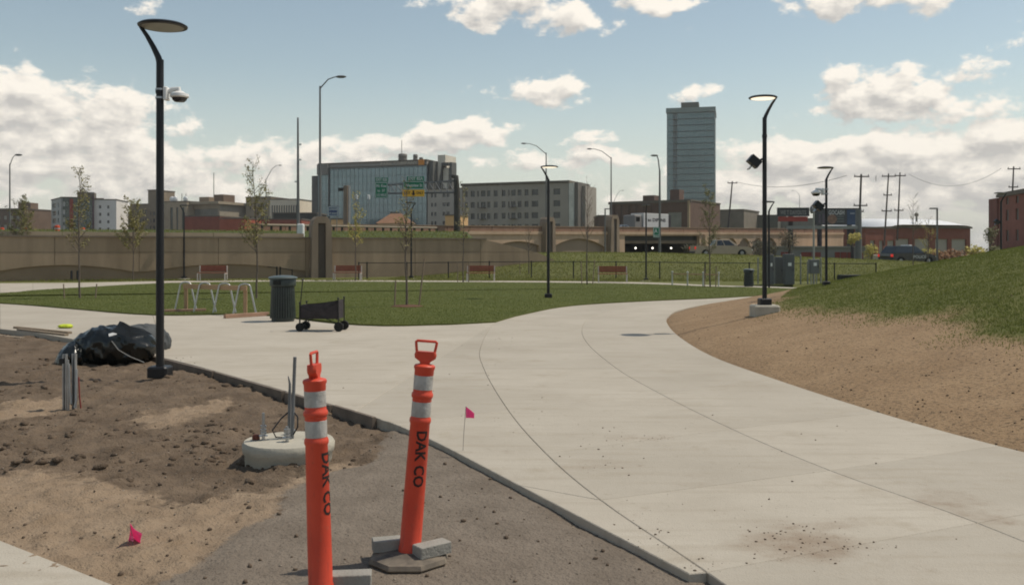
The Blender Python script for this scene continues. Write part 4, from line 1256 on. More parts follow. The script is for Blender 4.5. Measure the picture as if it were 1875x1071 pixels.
# low street wall and sheds between the utility boxes and the depot
lw = thing('shed_row', 'low grey shed row with dark red doors behind the grass verge', 'shed', (XZ(1422, 135), 135, .1), R(3))
W = (1602 - 1422) * 135 / FPX
MB().box((W / 2, 2, 1.0), (W, 4, 2.0)).build('wall', mat('shed_blue_grey', (.14, .145, .15), .85, .1, .5), lw)
MB().box((W / 2, 1.9, 2.12), (W + .3, 4.4, .22)).build('roof', mat('shed_roof', (.17, .17, .17), .8, .1, 1), lw)
for a, c in ((.25, .36), (.36, .46), (.60, .66), (.66, .73), (.73, .80), (.83, .90)):
    MB().box((W * (a + c) / 2, -.04, .68), (W * (c - a) - .12, .12, 1.35)).build('door', mat('shed_red', (.125, .03, .025), .7, .1, 1), lw)
MB().box((W * .08, -.05, .9), (W * .07, .14, 1.0)).build('window', mat('shed_red', ()), lw)
pv = structure(MB().box((XZ(1730, 140) + 4, 146, .55), (44, 14, .9)).build('pavement', mat('forecourt_concrete', (.30, .28, .24), .9, .1, .3)))
mat = _mat

# ================================================================== STREET FURNITURE AND PLANTS
def TZ(x, y): return float(terr(np.array([x]), np.array([y]))[0])
def at(px, py, z=0.0):
    g = G(px, py, z); return g
def on_terrain(px, d):
    x = XZ(px, d); return Vector((x, d, TZ(x, d)))

# ---------------- park lamps
def make_lamp(label, lit):
    t = thing('park_lamp', label, 'lamp post', group='park lamps along the walks')
    MB().bbox((0, 0, .07), (.25, .25, .14), .02).build('base_cover', BLACK, t)
    MB().tube([(0, 0, .13), (0, 0, 4.035)], [.051, .047], 12).build('pole', BLACK, t, True)
    MB().lathe([(.052, 3.60), (.056, 3.62), (.056, 3.66), (.050, 3.67)], 12).build('collar', BLACK, t, True)
    pts = [(.004, 0, 3.97), (-.022, 0, 4.07), (-.085, 0, 4.20), (-.165, 0, 4.34), (-.245, 0, 4.455)]
    b = MB()
    vs, fs = [], []
    for i, (x, y, z) in enumerate(pts):
        w = .040 - .014 * i / 4; dpt = .043 - .020 * i / 4
        for k in range(8):
            a = 2 * PI * k / 8 + PI / 8
            vs.append((x + dpt * math.cos(a), y + w * math.sin(a), z + .3 * dpt * math.cos(a)))
    for i in range(4):
        for k in range(8): fs.append((i * 8 + k, i * 8 + (k + 1) % 8, i * 8 + 8 + (k + 1) % 8, i * 8 + 8 + k))
    fs += [tuple(range(7, -1, -1)), tuple(range(32, 40))]
    b.add(vs, fs).build('arm', BLACK, t, True)
    hd = MB().lathe([(.0, 4.515), (.16, 4.508), (.27, 4.49), (.305, 4.468), (.300, 4.452), (.262, 4.442), (.262, 4.452), (.0, 4.452)], 40, (.035, 0, 0), cap=False).build('head', BLACK, t, True)
    MB().lathe([(.258, 4.449), (.255, 4.443), (.0, 4.441)], 36, (.035, 0, 0), cap=False).build('lens', LENSLIT if lit else LENS, hd, True)
    return t
L0 = make_lamp('nearest and tallest black park lamp, dome camera on its pole, standing in bare soil', False)
L1 = make_lamp('black park lamp with lit disc standing alone in the middle of the lawn edge', True)
LAMPZ = -.05
g = at(293, 690, LAMPZ); L0.location = g; L0.scale = ((690 - 41) * g.y / FPX / 4.515,) * 3
s0 = L0.scale[0]
L0.rotation_euler = (0, 0, 0)
def set_lamp(o, loc, top_py, rz):
    o.location = loc; s = (ZP(top_py, loc.y) - loc.z) / 4.515; o.scale = (s,) * 3; o.rotation_euler = (0, 0, rz)
set_lamp(L1, at(1004, 545, .035), 303, 0)
rx, ry = drop(1400, 575)
rz_ = TZ(rx, ry)
ft = thing('lamp_footing', 'square pale concrete footing under the right lamp on the seeded slope', 'footing', (rx, ry, rz_ - .12))
hb = ZP(558, ry) - rz_ + .12
MB().bbox((0, 0, hb / 2), (.50, .50, hb), .03).build('block', CONC2, ft)
L2 = dup(L1, 'black park lamp with lit disc and square floodlight, on concrete block by the seeded slope', (0, 0, 0))
set_lamp(L2, Vector((rx, ry, rz_ - .12 + hb)), 175, PI + .05)
lab = [(337, 511, 376, 0, 'far black park lamp between the left bench and a sapling', 0, None), (753, 509, 371, PI, 'far black park lamp below the yellow road sign', 0, 54),
       (1183, 515, 375, PI / 2, 'far black park lamp in front of the dark underpass', 0, 50.5), (1408, 529, 368, PI, 'slim black park lamp half hidden by the right lamp pole', 0, 40.5),
       (1513, 522, 305, PI, 'black park lamp with small camera and floodlight behind the grassy mound', 0, 'd'), (1833, 470, 352, PI * .9, 'far black park lamp rising over the mound crest in front of brick mill', 0, 52)]
LAMPS = {}
for px, py, tp, rz, lb, _, dd in lab:
    if dd == 'd':
        x, y = drop(px, py); loc = Vector((x, y, TZ(x, y)))
    elif dd is None: loc = at(px, py)
    else: loc = on_terrain(px, dd)
    o = dup(L0, lb, (0, 0, 0)); set_lamp(o, loc, tp, rz); LAMPS[px] = o
for px in (337, 1183, 753):
    p = LAMPS[px].location
    f = thing('lamp_footing', {337: 'pale concrete footing under the far left park lamp', 1183: 'pale concrete footing under the lamp facing the underpass', 753: 'pale concrete footing under the lamp below road signs'}[px], 'footing', (p.x, p.y, p.z - .25))
    MB().lathe([(.34, 0), (.34, .25), (.31, .28), (.0, .285)], 16, cap=False).build('block', CONC2, f, True)
    LAMPS[px].location.z += .03

# dome camera on the nearest lamp
zc = ZP(172, L0.location.y)
dc = thing('security_camera', 'white dome camera on a wall arm strapped to the nearest lamp pole', 'camera', (L0.location.x, L0.location.y - .0, zc))
k = L0.location.y / FPX
MB().bbox((.085, 0, 0), (.05, .13, .17), .01).build('bracket', WHITE, dc)
MB().tube([(.10, 0, .02), (.16, 0, .055), (.25, 0, .065), (.255, 0, .0)], .032, 10).build('arm', WHITE, dc, True)
MB().lathe([(.05, .03), (.075, .01), (.118, -.005), (.122, -.04), (.105, -.055)], 20, (.255, 0, 0)).build('housing', WHITE, dc, True)
MB().lathe([(.098, -.054), (.088, -.085), (.062, -.108), (.0, -.115)], 18, (.255, 0, 0), cap=False).build('dome', DGLASS, dc, True)
for dz in (.055, -.055): MB().lathe([(.060, dz - .012), (.060, dz + .012)], 14).build('strap', GALV, dc, True)
# floodlight on the right lamp
def floodlight(lab_, loc, s, rz):
    t = thing('floodlight', lab_, 'floodlight', loc, rz, scale=s)
    M_ = Matrix.Rotation(R(45), 3, 'Y')
    MB().box((-.21, 0, 0), (.24, .20, .17), M=Matrix.Rotation(R(40), 3, 'Y')).build('housing', BLACK, t)
    MB().tube([(-.10, 0, .02), (0, 0, .07)], .022, 6).build('bracket', BLACK, t)
    MB().box((-.28, 0, -.10), (.02, .17, .15), M=Matrix.Rotation(R(40), 3, 'Y')).build('glass', DGLASS, t)
    return t
floodlight('square black floodlight tilted down on the pole of the right lamp', (L2.location.x, ry, ZP(296, ry)), 1.0, 0)
p = LAMPS[1513].location
floodlight('small black floodlight on the lamp pole behind the mound', (p.x, p.y, ZP(377, p.y)), .95, 0)
d2 = dup(dc, 'small dome camera hanging from the lamp pole behind the mound', (p.x, p.y, ZP(351, p.y)), PI, 1.0)
p = LAMPS[1833].location
floodlight('tiny black floodlight pair on the far lamp by the brick mill', (p.x, p.y, ZP(406, p.y)), 1.1, 0)

# ---------------- highway lights
def highway_light(lab_, px, d, base_py, top_py, hx, hy, r=.11, grp='highway lights along the freeway', m=None, z0=None):
    b0 = P(px, base_py, d); t0 = P(px, top_py, d); hd = P(hx, hy, d)
    t = thing('highway_light', lab_, 'street light', (b0.x, d, b0.z), 0, grp)
    h = t0.z - b0.z; dx_, dz_ = hd.x - b0.x, hd.z - b0.z
    m = m or mat('light_pole_grey', (.17, .165, .16), .5, .1, 2, metal=.3)
    MB().tube([(0, 0, 0), (0, 0, h)], [r, r * .6], 8).build('pole', m, t, True)
    mid = (dx_ * .45, 0, h + (dz_ - h) * .72)
    a = MB().tube([(0, 0, h - .15), mid, (dx_ * .8, 0, dz_ - .02), (dx_, 0, dz_)], [r * .5, r * .42, r * .36, r * .36], 6)
    a.build('arm', m, t, True)
    s = 1 if dx_ > 0 else -1
    MB().ball((dx_ + .18 * s, 0, dz_), .2, 8, 5, (1.7, .8, .45)).build('lamp_head', m, t, True)
    return t
def pier_y(px): return 100 + 40 * bs(px) - .25
highway_light('tall highway light standing on the brown pier of the retaining wall', 586, 56.5, 398, 158, 619, 141, .085)
highway_light('thin highway light at the left edge of the view', 18, 78, 440, 300, 30, 284, .08)
highway_light('distant highway light curving right above the buff block', 487, 165, 432, 328, 511, 303, .11)
highway_light('highway light on the first overpass pier, arm to the left', 1000, pier_y(1000), 400, 280, 962, 263, .10)
highway_light('highway light on the second overpass pier, arm to the left', 1119, pier_y(1119), 396, 288, 1082, 273, .10)
highway_light('grey highway light beside the green sign in front of the underpass', 1208, 80, 474, 312, 1202, 285, .12)
highway_light('faint distant highway light behind the second overpass pier', 1124, 240, 430, 368, 1139, 349, .10)
highway_light('faint distant highway light above the red edged billboard', 1464, 300, 400, 357, 1452, 349, .10)
def area_light(lab_, px, d, base_py, top_py, hw):
    b0 = P(px, base_py, d); t = thing('area_light', lab_, 'street light', (b0.x, d, b0.z), 0, 'square headed parking lights')
    h = ZP(top_py, d) - b0.z
    m = mat('light_pole_grey', ())
    MB().tube([(0, 0, 0), (0, 0, h)], [.08, .07], 8).build('pole', m, t, True)
    MB().box((hw / 2, 0, h - .04), (abs(hw), .25, .10)).build('lamp_head', m, t)
area_light('parking light with flat head left of the second overpass pier', 1108, 98, 466, 382, .5)
area_light('parking light with flat head pointing left, right of the dark police car', 1716, 72, 486, 381, -.55)
p = G(545, 432); b0 = P(546, 431, 61)
cp = thing('camera_pole', 'tall slim traffic camera pole left of the brown pier, white cabinet at its foot', 'pole', (b0.x, 61, b0.z - .1))
MB().tube([(0, 0, 0), (-.02, 0, ZP(213, 61) - b0.z)], [.115, .055], 8).build('pole', mat('light_pole_grey', ()), cp, True)
for py, s in ((262, 1), (290, 1), (330, -1)): MB().box((.12 * s, 0, ZP(py, 61) - b0.z), (.2, .12, .1)).build('camera_bracket', WHITE, cp)
MB().bbox((.22, -.2, .42), (.42, .4, .85), .05).build('cabinet', WHITE, cp)

# ---------------- utility poles with cross arms and wires
UP = {}
def utility_pole(lab_, px, topx, d, base_py, top_py, arms, r=.16):
    b0 = P(px, base_py, d); t0 = P(topx, top_py, d)
    t = thing('utility_pole', lab_, 'utility pole', (b0.x, d, b0.z), 0, 'wooden utility poles')
    v = t0 - b0
    m = mat('old_pole_wood', (.085, .07, .06), .9, .2, 3)
    MB().tube([(0, 0, 0), v], [r, r * .65], 8).build('pole', m, t, True)
    for f, w in arms:
        c = v * f; w = w * .45
        MB().box((c.x, -.16, c.z), (w, .14, .16), 0).build('cross_arm', m, t)
        for s in (-.45, 0, .45): MB().lathe([(.05, 0), (.07, .1), (.03, .25)], 6, (c.x + s * w, -.16, c.z + .08)).build('insulator', mat('grey_porcelain', (.2, .19, .18), .4, .1, 2), t)
    UP[px] = (t0, d)
utility_pole('tall utility pole rising from a thick grey foot beside blue billboard', 1571, 1577, 128, 475, 319, [(.97, 4.6), (.63, 4.2), (.56, 2)], .20)
utility_pole('left pole of the close pair of utility poles over the brick lean-to', 1619, 1627, 150, 450, 318, [(.96, 5), (.70, 3), (.48, 3.6)])
utility_pole('right pole of the close pair of utility poles beside white roof', 1643, 1648, 155, 440, 316, [(.95, 4), (.44, 3.4)])
utility_pole('utility pole behind the brick mill at the right edge', 1852, 1856, 150, 400, 305, [(.95, 4.6), (.6, 3.4), (.35, 3)])
utility_pole('leaning utility pole standing right of the tower', 1333, 1341, 170, 420, 332, [(.96, 4)], .17)
MB_ = MB().tube([(0, 0, 0), (0, 0, 7.2)], [.46, .40], 10)
gc = thing('sign_column', 'thick grey steel column standing at the end of the pale beam', 'column', (XZ(1572, 124), 124, .0)); MB_.build('shaft', mat('column_grey', (.17, .17, .165), .7, .1, 1), gc, True)
MB().box((0, 0, .12), (1.7, 1.7, .24)).build('plate', mat('column_grey', ()), gc)
def wire(lab_, a, b, sag):
    pts = [a.lerp(b, i / 12) - Vector((0, 0, sag * 4 * (i / 12) * (1 - i / 12))) for i in range(13)]
    tag(MB().tube(pts, .03, 4).build('power_line', mat('wire_dark', (.05, .05, .05), .6, .1, 1)), lab_, 'cable', 'wires between utility poles')
wire('thin wire from the leaning pole towards the pole by the blue billboard', UP[1333][0] + Vector((1, 0, -.2)), UP[1571][0] + Vector((-2, 0, -.2)), 1.2)
wire('thin upper wire between the billboard pole and the pole pair', UP[1571][0] + Vector((2, 0, -.3)), UP[1619][0] + Vector((-2, 0, -.3)), .8)
wire('thin wire running from the pole pair to the right edge pole', UP[1643][0] + Vector((1.5, 0, -.3)), UP[1852][0] + Vector((-2, 0, -.3)), 2.4)

# ---------------- billboards and pale beam
def billboard(name, lab_, px0, px1, py0, py1, d, face, edge, post_px, post_base, depth=.8):
    c = P((px0 + px1) / 2, (py0 + py1) / 2, d)
    t = thing(name, lab_, 'billboard', c)
    w, h = (px1 - px0) * d / FPX, (py1 - py0) * d / FPX
    fr = MB()
    fr.box((0, depth / 2, 0), (w, depth, h)); fr.build('panel', face, t)
    e = .22
    MB().box((0, .06, h / 2 + e / 2), (w + 2 * e, .3, e)).build('edge', edge, t)
    for s in (-1, 1): MB().box((s * (w / 2 + e / 2), .06, 0), (e, .3, h)).build('edge', edge, t)
    for x in post_px:
        xx = (x - (px0 + px1) / 2) * d / FPX
        MB().tube([(xx, depth + .3, -h / 2 + .1), (xx, depth + .3, -(c.z))], .38, 10).build('post', mat('post_dark', (.045, .04, .045), .7, .1, 1), t, True)
    return t, w, h
BD_ = mat('billboard_dark', (.040, .042, .045), .6, .1, .5)
t, w, h = billboard('billboard', 'dark billboard with pale lettering above a red strip', 1426, 1479, 383, 396, 140, mat('billboard_grey', (.075, .08, .078), .6, .15, .8), BD_, (1452,), 0)
sign_text(t, 'WE T DAYOUTS', .85, mat('sign_letter_pale', (.25, .24, .23), .6, .05, 1), (0, -.02, 0), w * .9)
MB().box((0, .2, -h / 2 - .42), (w, .5, .72)).build('red_strip', mat('billboard_red', (.30, .05, .035), .6, .1, 1), t)
t, w, h = billboard('billboard', 'wide dark billboard with CASH lettering and a blue right half', 1494, 1574, 384, 412, 142, mat('billboard_charcoal', (.075, .078, .08), .6, .2, .6), BD_, (1505, 1560), 0)
MB().box((w * .355, -.05, 0), (w * .29, .08, h * .98)).build('blue_panel', mat('billboard_blue', (.055, .085, .15), .6, .2, .6), t)
sign_text(t, 'GOCASH', .95, mat('sign_letter_white', (.5, .5, .48), .6, .05, 1), (-w * .03, -.02, h * .30), w * .36)
MB().lathe([(.72, 0), (.72, .06)], 18).build('round_print', mat('print_tan', (.26, .16, .11), .6, .3, 2), t, rot=(R(90), 0, 0), loc=(-w * .13, .02, -h * .12))
for i, (x, hh) in enumerate(((-.42, .55), (-.33, .62), (-.28, .5))): MB().box((w * x, -.02, -h * .08), (w * .035, .06, h * hh)).build('print', mat('print_mauve', (.14, .115, .14), .6, .25, 1), t)
for i in range(3): MB().box((w * .06, -.02, h * (.05 - i * .16)), (w * .16, .06, .16)).build('print', mat('print_grey', (.16, .18, .17), .6, .2, 1), t)
MB().box((w * .33, -.10, h * .25), (w * .10, .06, .2)).build('print', mat('print_pale', (.28, .32, .36), .6, .1, 1), t)
bm_ = thing('pipe_bridge', 'long thin pale beam on posts running left from the grey column', 'beam', (XZ(1441, 122), 122, 0))
w = (1569 - 1441) * 122 / FPX; z = ZP(416.5, 122)
MB().box((w / 2, 0, z), (w, .5, .42)).build('beam', mat('beam_pale', (.26, .26, .245), .7, .1, 1), bm_)
for x in (.35, w - .6): MB().tube([(x, 0, 0), (x, 0, z - .2)], .22, 8).build('post', mat('post_dark', ()), bm_)

# ---------------- sign gantry
def PG(px, py): 
    d = np.interp(px, [632, 840], [112, 98]); return P(px, py, float(d))
ga = thing('sign_gantry', 'overhead road sign gantry with a lattice truss above the grass bank', 'gantry', (0, 0, 0))
SG = mat('gantry_steel', (.21, .21, .205), .6, .15, 1, metal=.2)
a0, a1, a2 = PG(837, 428), PG(837, 352), PG(835, 323)
MB().tube([a0, a1, a2, PG(829, 323)], [.36, .32, .26, .22], 10).build('upright', mat('gantry_post_dark', (.06, .055, .045), .7, .15, 1), ga, True)
tp_ = thing('post', 'thick tan post with a slim pale pole against the blue glass office', 'post', PG(634, 420))
o_ = PG(634, 420)
MB().tube([(0, 0, -.6), PG(634, 340) - o_], [.40, .34], 10).build('shaft', mat('gantry_post_tan', (.26, .20, .145), .8, .15, 1), tp_, True)
MB().tube([PG(639.5, 428) - o_, PG(639.5, 341) - o_], .12, 8).build('conduit', mat('pale_pipe', (.42, .40, .36), .7, .1, 1), tp_, True)
MB().box(PG(632, 347) - o_ + Vector((-.5, 0, 0)), (.6, .4, .35)).build('bracket', mat('gantry_post_dark', (.06, .055, .045), .7, .15, 1), tp_)
tr0, tr1 = (690, 339), (832, 331); br0, br1 = (690, 354), (832, 352)
for q0, q1 in ((tr0, tr1), (br0, br1)):
    MB().tube([PG(*q0), PG(*q1)], .07, 6).build('chord', SG, ga)
    MB().tube([PG(*q0) + Vector((0, 1.2, 0)), PG(*q1) + Vector((0, 1.2, 0))], .07, 6).build('chord', SG, ga)
nt_ = 12
for i in range(nt_):
    f0, f1 = i / nt_, (i + 1) / nt_
    A = PG(tr0[0] + (tr1[0] - tr0[0]) * f0, tr0[1] + (tr1[1] - tr0[1]) * f0); B = PG(br0[0] + (br1[0] - br0[0]) * f1, br0[1] + (br1[1] - br0[1]) * f1)
    C = PG(tr0[0] + (tr1[0] - tr0[0]) * f1, tr0[1] + (tr1[1] - tr0[1]) * f1)
    MB().tube([A, B], .055, 5).build('brace', SG, ga); MB().tube([C, B], .055, 5).build('brace', SG, ga)
def road_sign(name, lab_, px0, px1, py0, py1, d, m, texts, tab=None, border=True, yaw=0.0):
    c = P((px0 + px1) / 2, (py0 + py1) / 2, d); k = d / FPX
    t = thing(name, lab_, 'road sign', c, yaw)
    w, h = (px1 - px0) * k, (py1 - py0) * k
    MB().box((0, .04, 0), (w, .08, h)).build('panel', m, t)
    if border:
        for sx, sz, bw, bh in ((0, h / 2 - .05, w - .06, .05), (0, -h / 2 + .05, w - .06, .05), (-w / 2 + .05, 0, .05, h - .1), (w / 2 - .05, 0, .05, h - .1)):
            MB().box((sx, -.006, sz), (bw, .012, bh)).build('border', SIGNW if m is not SIGNY else INK, t)
    for s, size, x, z, tw in texts:
        obj('lettering', text_mesh(s, size * h, SIGNW if m is not SIGNY else INK, width=tw * w), t, (x * w, -.012, z * h), (R(90), 0, 0))
    if tab:
        x0, x1, y0, y1, s = tab
        tp = MB().box((((x0 + x1) / 2 - (px0 + px1) / 2) * k, .04, ((py0 + py1) / 2 - (y0 + y1) / 2) * k), ((x1 - x0) * k, .07, (y1 - y0) * k)).build('exit_tab', m, t)
        obj('lettering', text_mesh(s, (y1 - y0) * k * .95, SIGNW, width=(x1 - x0) * k * .86), t, (((x0 + x1) / 2 - (px0 + px1) / 2) * k, -.012, ((py0 + py1) / 2 - (y0 + y1) / 2) * k), (R(90), 0, 0))
    return t
road_sign('exit_sign', 'tall green exit sign with white lettering at left on the gantry', 686.5, 709.5, 334, 363, 102.5, SIGNG, [('Mc Kee', .26, 0, .27, .80), ('to  37', .22, 0, -.03, .62), ('1/2 MILE', .22, 0, -.31, .74)], (687, 710, 325.5, 333, 'EXIT 82B'))
road_sign('exit_sign', 'wide green exit sign above the yellow panel on the gantry', 738.5, 776.5, 332, 347, 99.5, SIGNG, [('Westview St', .5, 0, -.02, .84)], (745, 776.5, 323.5, 331.5, 'EXIT 82A'))
t = road_sign('exit_only_panel', 'yellow EXIT ONLY panel with black arrow under the green exit sign', 737, 777, 347.6, 360, 99.5, SIGNY, [('EXIT', .55, -.29, 0, .30), ('ONLY', .55, .29, 0, .32)], None, False)
k = 99.5 / FPX
MB().prism([(-.09, .28), (.09, .28), (.09, 0), (.24, 0), (0, -.30), (-.24, 0), (-.09, 0)], -.012, .01, 'y').build('arrow', INK, t)
for px in (653, 675):
    l = thing('sign_light', ('left' if px < 660 else 'right') + ' of two small white luminaires on thin poles by tan post', 'light', PG(px, 361), 0, 'small luminaires by the tan post')
    MB().bbox((0, 0, 0), (.3, .3, .5), .05).build('housing', WHITE, l); MB().tube([(0, .1, .2), (0, .1, 3.0 - PG(px, 361).z)], .035, 5).build('pole', SG, l)
t = road_sign('service_sign', 'blue road sign on two posts right of the brown pier', 600, 619.5, 378, 396, 78, SIGNB, [('LOGOS', .36, 0, .2, .78), ('1ST RIGHT', .26, 0, -.22, .8)])
for s in (-1, 1): MB().tube([(s * .3, .12, .3), (s * .3, .12, -1.95)], .035, 6).build('post', SG, t)
t = road_sign('street_sign', 'small green sign with white mark fixed to the grey highway light pole', 1196, 1208, 416, 435, 79.6, SIGNG, [('A', .55, -.08, .12, .5), ('EXIT', .22, 0, -.32, .7)])

# ---------------- chain link fence at the foot of the verge
fe = thing('chain_link_fence', 'low black chain link fence running behind the benches along the verge', 'fence')
FB = mat('black_fence_steel', (.018, .018, .018), .5, .1, 4)
fpx = [657, 672, 745, 821, 896, 973, 1050, 1128, 1208, 1291, 1372, 1450, 1528, 1604]
fy = [53.2, 53.2, 53.0, 53.2, 53.4, 53.4, 53.2, 53, 52.6, 52, 51.4, 50.8, 50.4, 50.2]
FP = [on_terrain(px, y) for px, y in zip(fpx, fy)]
FH = .95
for i, p in enumerate(FP): MB().tube([p + Vector((0, 0, -.1)), p + Vector((0, 0, FH + .05))], .035, 6).build('post', FB, fe)
for i in range(len(FP) - 1):
    MB().tube([FP[i] + Vector((0, 0, FH)), FP[i + 1] + Vector((0, 0, FH))], .022, 5).build('top_rail', FB, fe)
b = MB()
for i in range(len(FP) - 1):
    L = (FP[i + 1] - FP[i]).length; nW = max(int(L / .13), 1)
    for j in range(nW):
        for s in (1, -1):
            f0 = j / nW; f1 = min(max(f0 + s * .45 / L * 2, 0), 1)
            a, c = FP[i].lerp(FP[i + 1], f0), FP[i].lerp(FP[i + 1], f1)
            hh = abs(f1 - f0) / (.45 / L * 2) * .9 if f1 != f0 else 0
            b.tube([a + Vector((0, .02 * s, .03)), c + Vector((0, .02 * s, .03 + hh))], .0035, 3, False)
b.build('mesh', FB, fe, kind='stuff')
lf = thing('fence_run', 'short black fence end standing against the wall left of the brown pier', 'fence')
q = [(490, 487), (507, 488.5), (513, 489), (535, 493)]
qp = [P(px, 508.5, 52.3) for px, _ in q]
for px, p in zip((507, 513), (qp[1], qp[2])): MB().tube([Vector((p.x, p.y, -.1)), Vector((p.x, p.y, ZP(488, 52.3)))], .045, 6).build('post', FB, lf)
for a, c in ((0, 1), (2, 3)): MB().tube([Vector((qp[a].x, 52.3, ZP(q[a][1] + 1.5, 52.3))), Vector((qp[c].x, 52.3, ZP(q[c][1] + 1.5, 52.3)))], .022, 5).build('top_rail', FB, lf)
MB().tube([Vector((qp[3].x, 52.3, -.1)), Vector((qp[3].x, 52.3, ZP(493, 52.3)))], .03, 6).build('post', FB, lf)

# ---------------- benches
def make_bench():
    t = thing('park_bench', '', 'bench', group='red slatted benches along the far walk')
    PALE = mat('bench_frame_pale', (.50, .47, .42), .6, .08, 4)
    for x in (-.72, .72):
        l = MB().box((x, .22, .40), (.05, .06, .82)).box((x, -.22, .21), (.05, .05, .42)).box((x, 0, .40), (.05, .46, .05)).build('leg', PALE, t)
    for i in range(4): MB().bbox((0, -.20 + i * .115, .435), (1.5, .095, .03), .006).build('seat_slat', BENCHW, t)
    for i in range(3): MB().bbox((0, .245 + i * .01, .56 + i * .105), (1.5, .03, .095), .006).build('back_slat', BENCHW, t)
    return t
BN = [(385.5, 515, 'red slatted bench behind the hoops of the near bike rack'), (634.5, 514.5, 'red slatted bench just right of the brown wall pier'), (880, 515.5, 'red slatted bench between two thin saplings at the grassy bank'), (1123, 517.5, 'red slatted bench left of the lamp facing the underpass')]
b0 = make_bench()
for i, (px, py, lb) in enumerate(BN):
    g = G(px, py)
    if i == 0: b0['label'] = lb; b0.location = (g.x, g.y + .3, .01); b0.rotation_euler.z = R(2)
    else: dup(b0, lb, (g.x, g.y + .3, .01), R(2 - 2 * i))

# ---------------- litter bins
def make_bin():
    t = thing('litter_bin', 'dark green slatted litter bin with domed lid beside the black wagon', 'litter bin', group='slatted litter bins')
    h = 1.02
    MB().lathe([(.245, 0), (.25, .02), (.25, .07), (.235, .075)], 28).build('base_ring', GREENCAN, t, True)
    MB().lathe([(.222, .06), (.255, .80)], 24, cap=False).build('liner', mat('bin_liner', (.012, .013, .012), .6, .1, 3), t, True)
    n = 30
    me = MB().bbox((0, 0, 0), (.034, .010, .72), .002).mesh('slat', GREENCAN)
    for i in range(n):
        a = 2 * PI * i / n
        r = .262
        o = obj('slat', me, t, (r * math.cos(a), r * math.sin(a), .43), (R(-2.6), 0, a + PI / 2))
    bd = MB().lathe([(.272, .78), (.284, .79), (.290, .93), (.285, .94), (.262, .93), (.262, .79)], 36, cap=False).build('top_band', GREENCAN, t, True)
    a0 = -PI / 2 - .22
    MB().box((.282 * math.cos(a0) , .282 * math.sin(a0), .865), (.17, .03, .095), a0 + PI / 2).build('opening', mat('bin_liner', ()), bd)
    MB().lathe([(.318, .945), (.322, .965), (.30, .985), (.2, 1.01), (.0, 1.022)], 36, cap=False).build('lid', mat('bin_lid', (.085, .105, .10), .35, .1, 6, spec=.5), t, True)
    return t
bn_ = make_bin(); g = G(518, 588); bn_.location = (g.x, g.y, 0); bn_.scale = ((588 - 504) * g.y / FPX / 1.02,) * 3
g = G(1371, 525); dup(bn_, 'far dark litter bin beside the far rack of white posts', (g.x, g.y, 0), .4, 33 * g.y / FPX / 1.02)

# ---------------- bike rack hoops with their timber brace
HOOPX = [(340, 575), (375, 577), (411, 579), (448, 581)]
me_h = None
for i, (px, py) in enumerate(HOOPX):
    g = G(px, py - 3.5)
    if me_h is None:
        pts = []
        for k in range(25):
            u = k / 24 * 2 - 1
            if abs(u) > .30:
                s = 1 if u > 0 else -1; f = (abs(u) - .30) / .70
                pts.append((s * (.125 + .125 * f), .03 * s * f, .70 * (1 - f)))
            else:
                a = u / .30 * PI / 2
                pts.append((.125 * math.sin(a), 0, .70 + .085 * math.cos(a)))
        me_h = MB().tube(pts, .021, 8).mesh('bike_hoop', mat('galv_hoop', (.46, .46, .45), .35, .12, 9, metal=.6), True)
    o = obj('bike_hoop', me_h, None, (g.x, g.y, 0), (0, 0, R(-4)))
    o.scale = (1.15, 1, 1.0)
    tag(o, ['leftmost galvanised bike hoop held against the timber rail', 'second galvanised bike hoop from the left on the timber rail', 'third galvanised bike hoop, one from the right post', 'rightmost galvanised bike hoop next to the litter bin'][i], 'bike rack', 'galvanised bike hoops in a row')
ga_, gb_ = G(338, 572), G(447, 578)
tb = thing('timber_brace', 'pale timber brace holding the bike hoops upright on two sleepers', 'brace', (0, 0, 0))
for g in (ga_, gb_): MB().bbox((g.x, g.y + .10, .36), (.09, .05, .68), .006).build('post', WOOD, tb)
MB().tube([Vector((ga_.x - .1, ga_.y + .06, .665)), Vector((gb_.x + .1, gb_.y + .06, .665))], .0, 4)
v = gb_ - ga_
MB().bbox(((ga_.x + gb_.x) / 2, (ga_.y + gb_.y) / 2 + .055, .68), (v.length + .15, .04, .12), .005, math.atan2(v.y, v.x)).build('rail', WOOD, tb)
for (x0, y0, x1, y1) in ((301, 573.5, 377, 571.5), (411, 583, 491, 578)):
    p, q = G(x0, y0), G(x1, y1); v = q - p
    MB().bbox(((p.x + q.x) / 2, (p.y + q.y) / 2, .05), (v.length, .09, .09), .006, math.atan2(v.y, v.x)).build('sleeper', mat('pinkish_timber', (.36, .22, .15), .85, .15, 5), tb)

# far rack: four white posts and a timber rail on a pad
fr = thing('post_rack', 'row of four white posts joined by a thin timber rail by far bin', 'bike rack', (0, 0, 0))
ps = [G(px, py) for px, py in ((1231, 523), (1259, 524), (1287.5, 525), (1316, 525.5))]
for p in ps:
    o = MB().lathe([(.035, 0), (.035, .60), (.05, .62), (.05, .66), (.0, .68)], 10, (p.x, p.y, 0), cap=False).build('post', mat('pale_post', (.55, .54, .51), .5, .08, 5), fr, True)
MB().tube([ps[0] + Vector((0, .05, .55)), ps[3] + Vector((0, .05, .55))], .03, 6).build('rail', WOOD, fr)
pd = [G(1217, 523), G(1385, 528.5)]
structure(MB().box(((pd[0].x + pd[1].x) / 2, (pd[0].y + pd[1].y) / 2, .0), ((pd[1] - pd[0]).length, .9, .06), math.atan2(pd[1].y - pd[0].y, pd[1].x - pd[0].x)).build('pavement', CONC2))

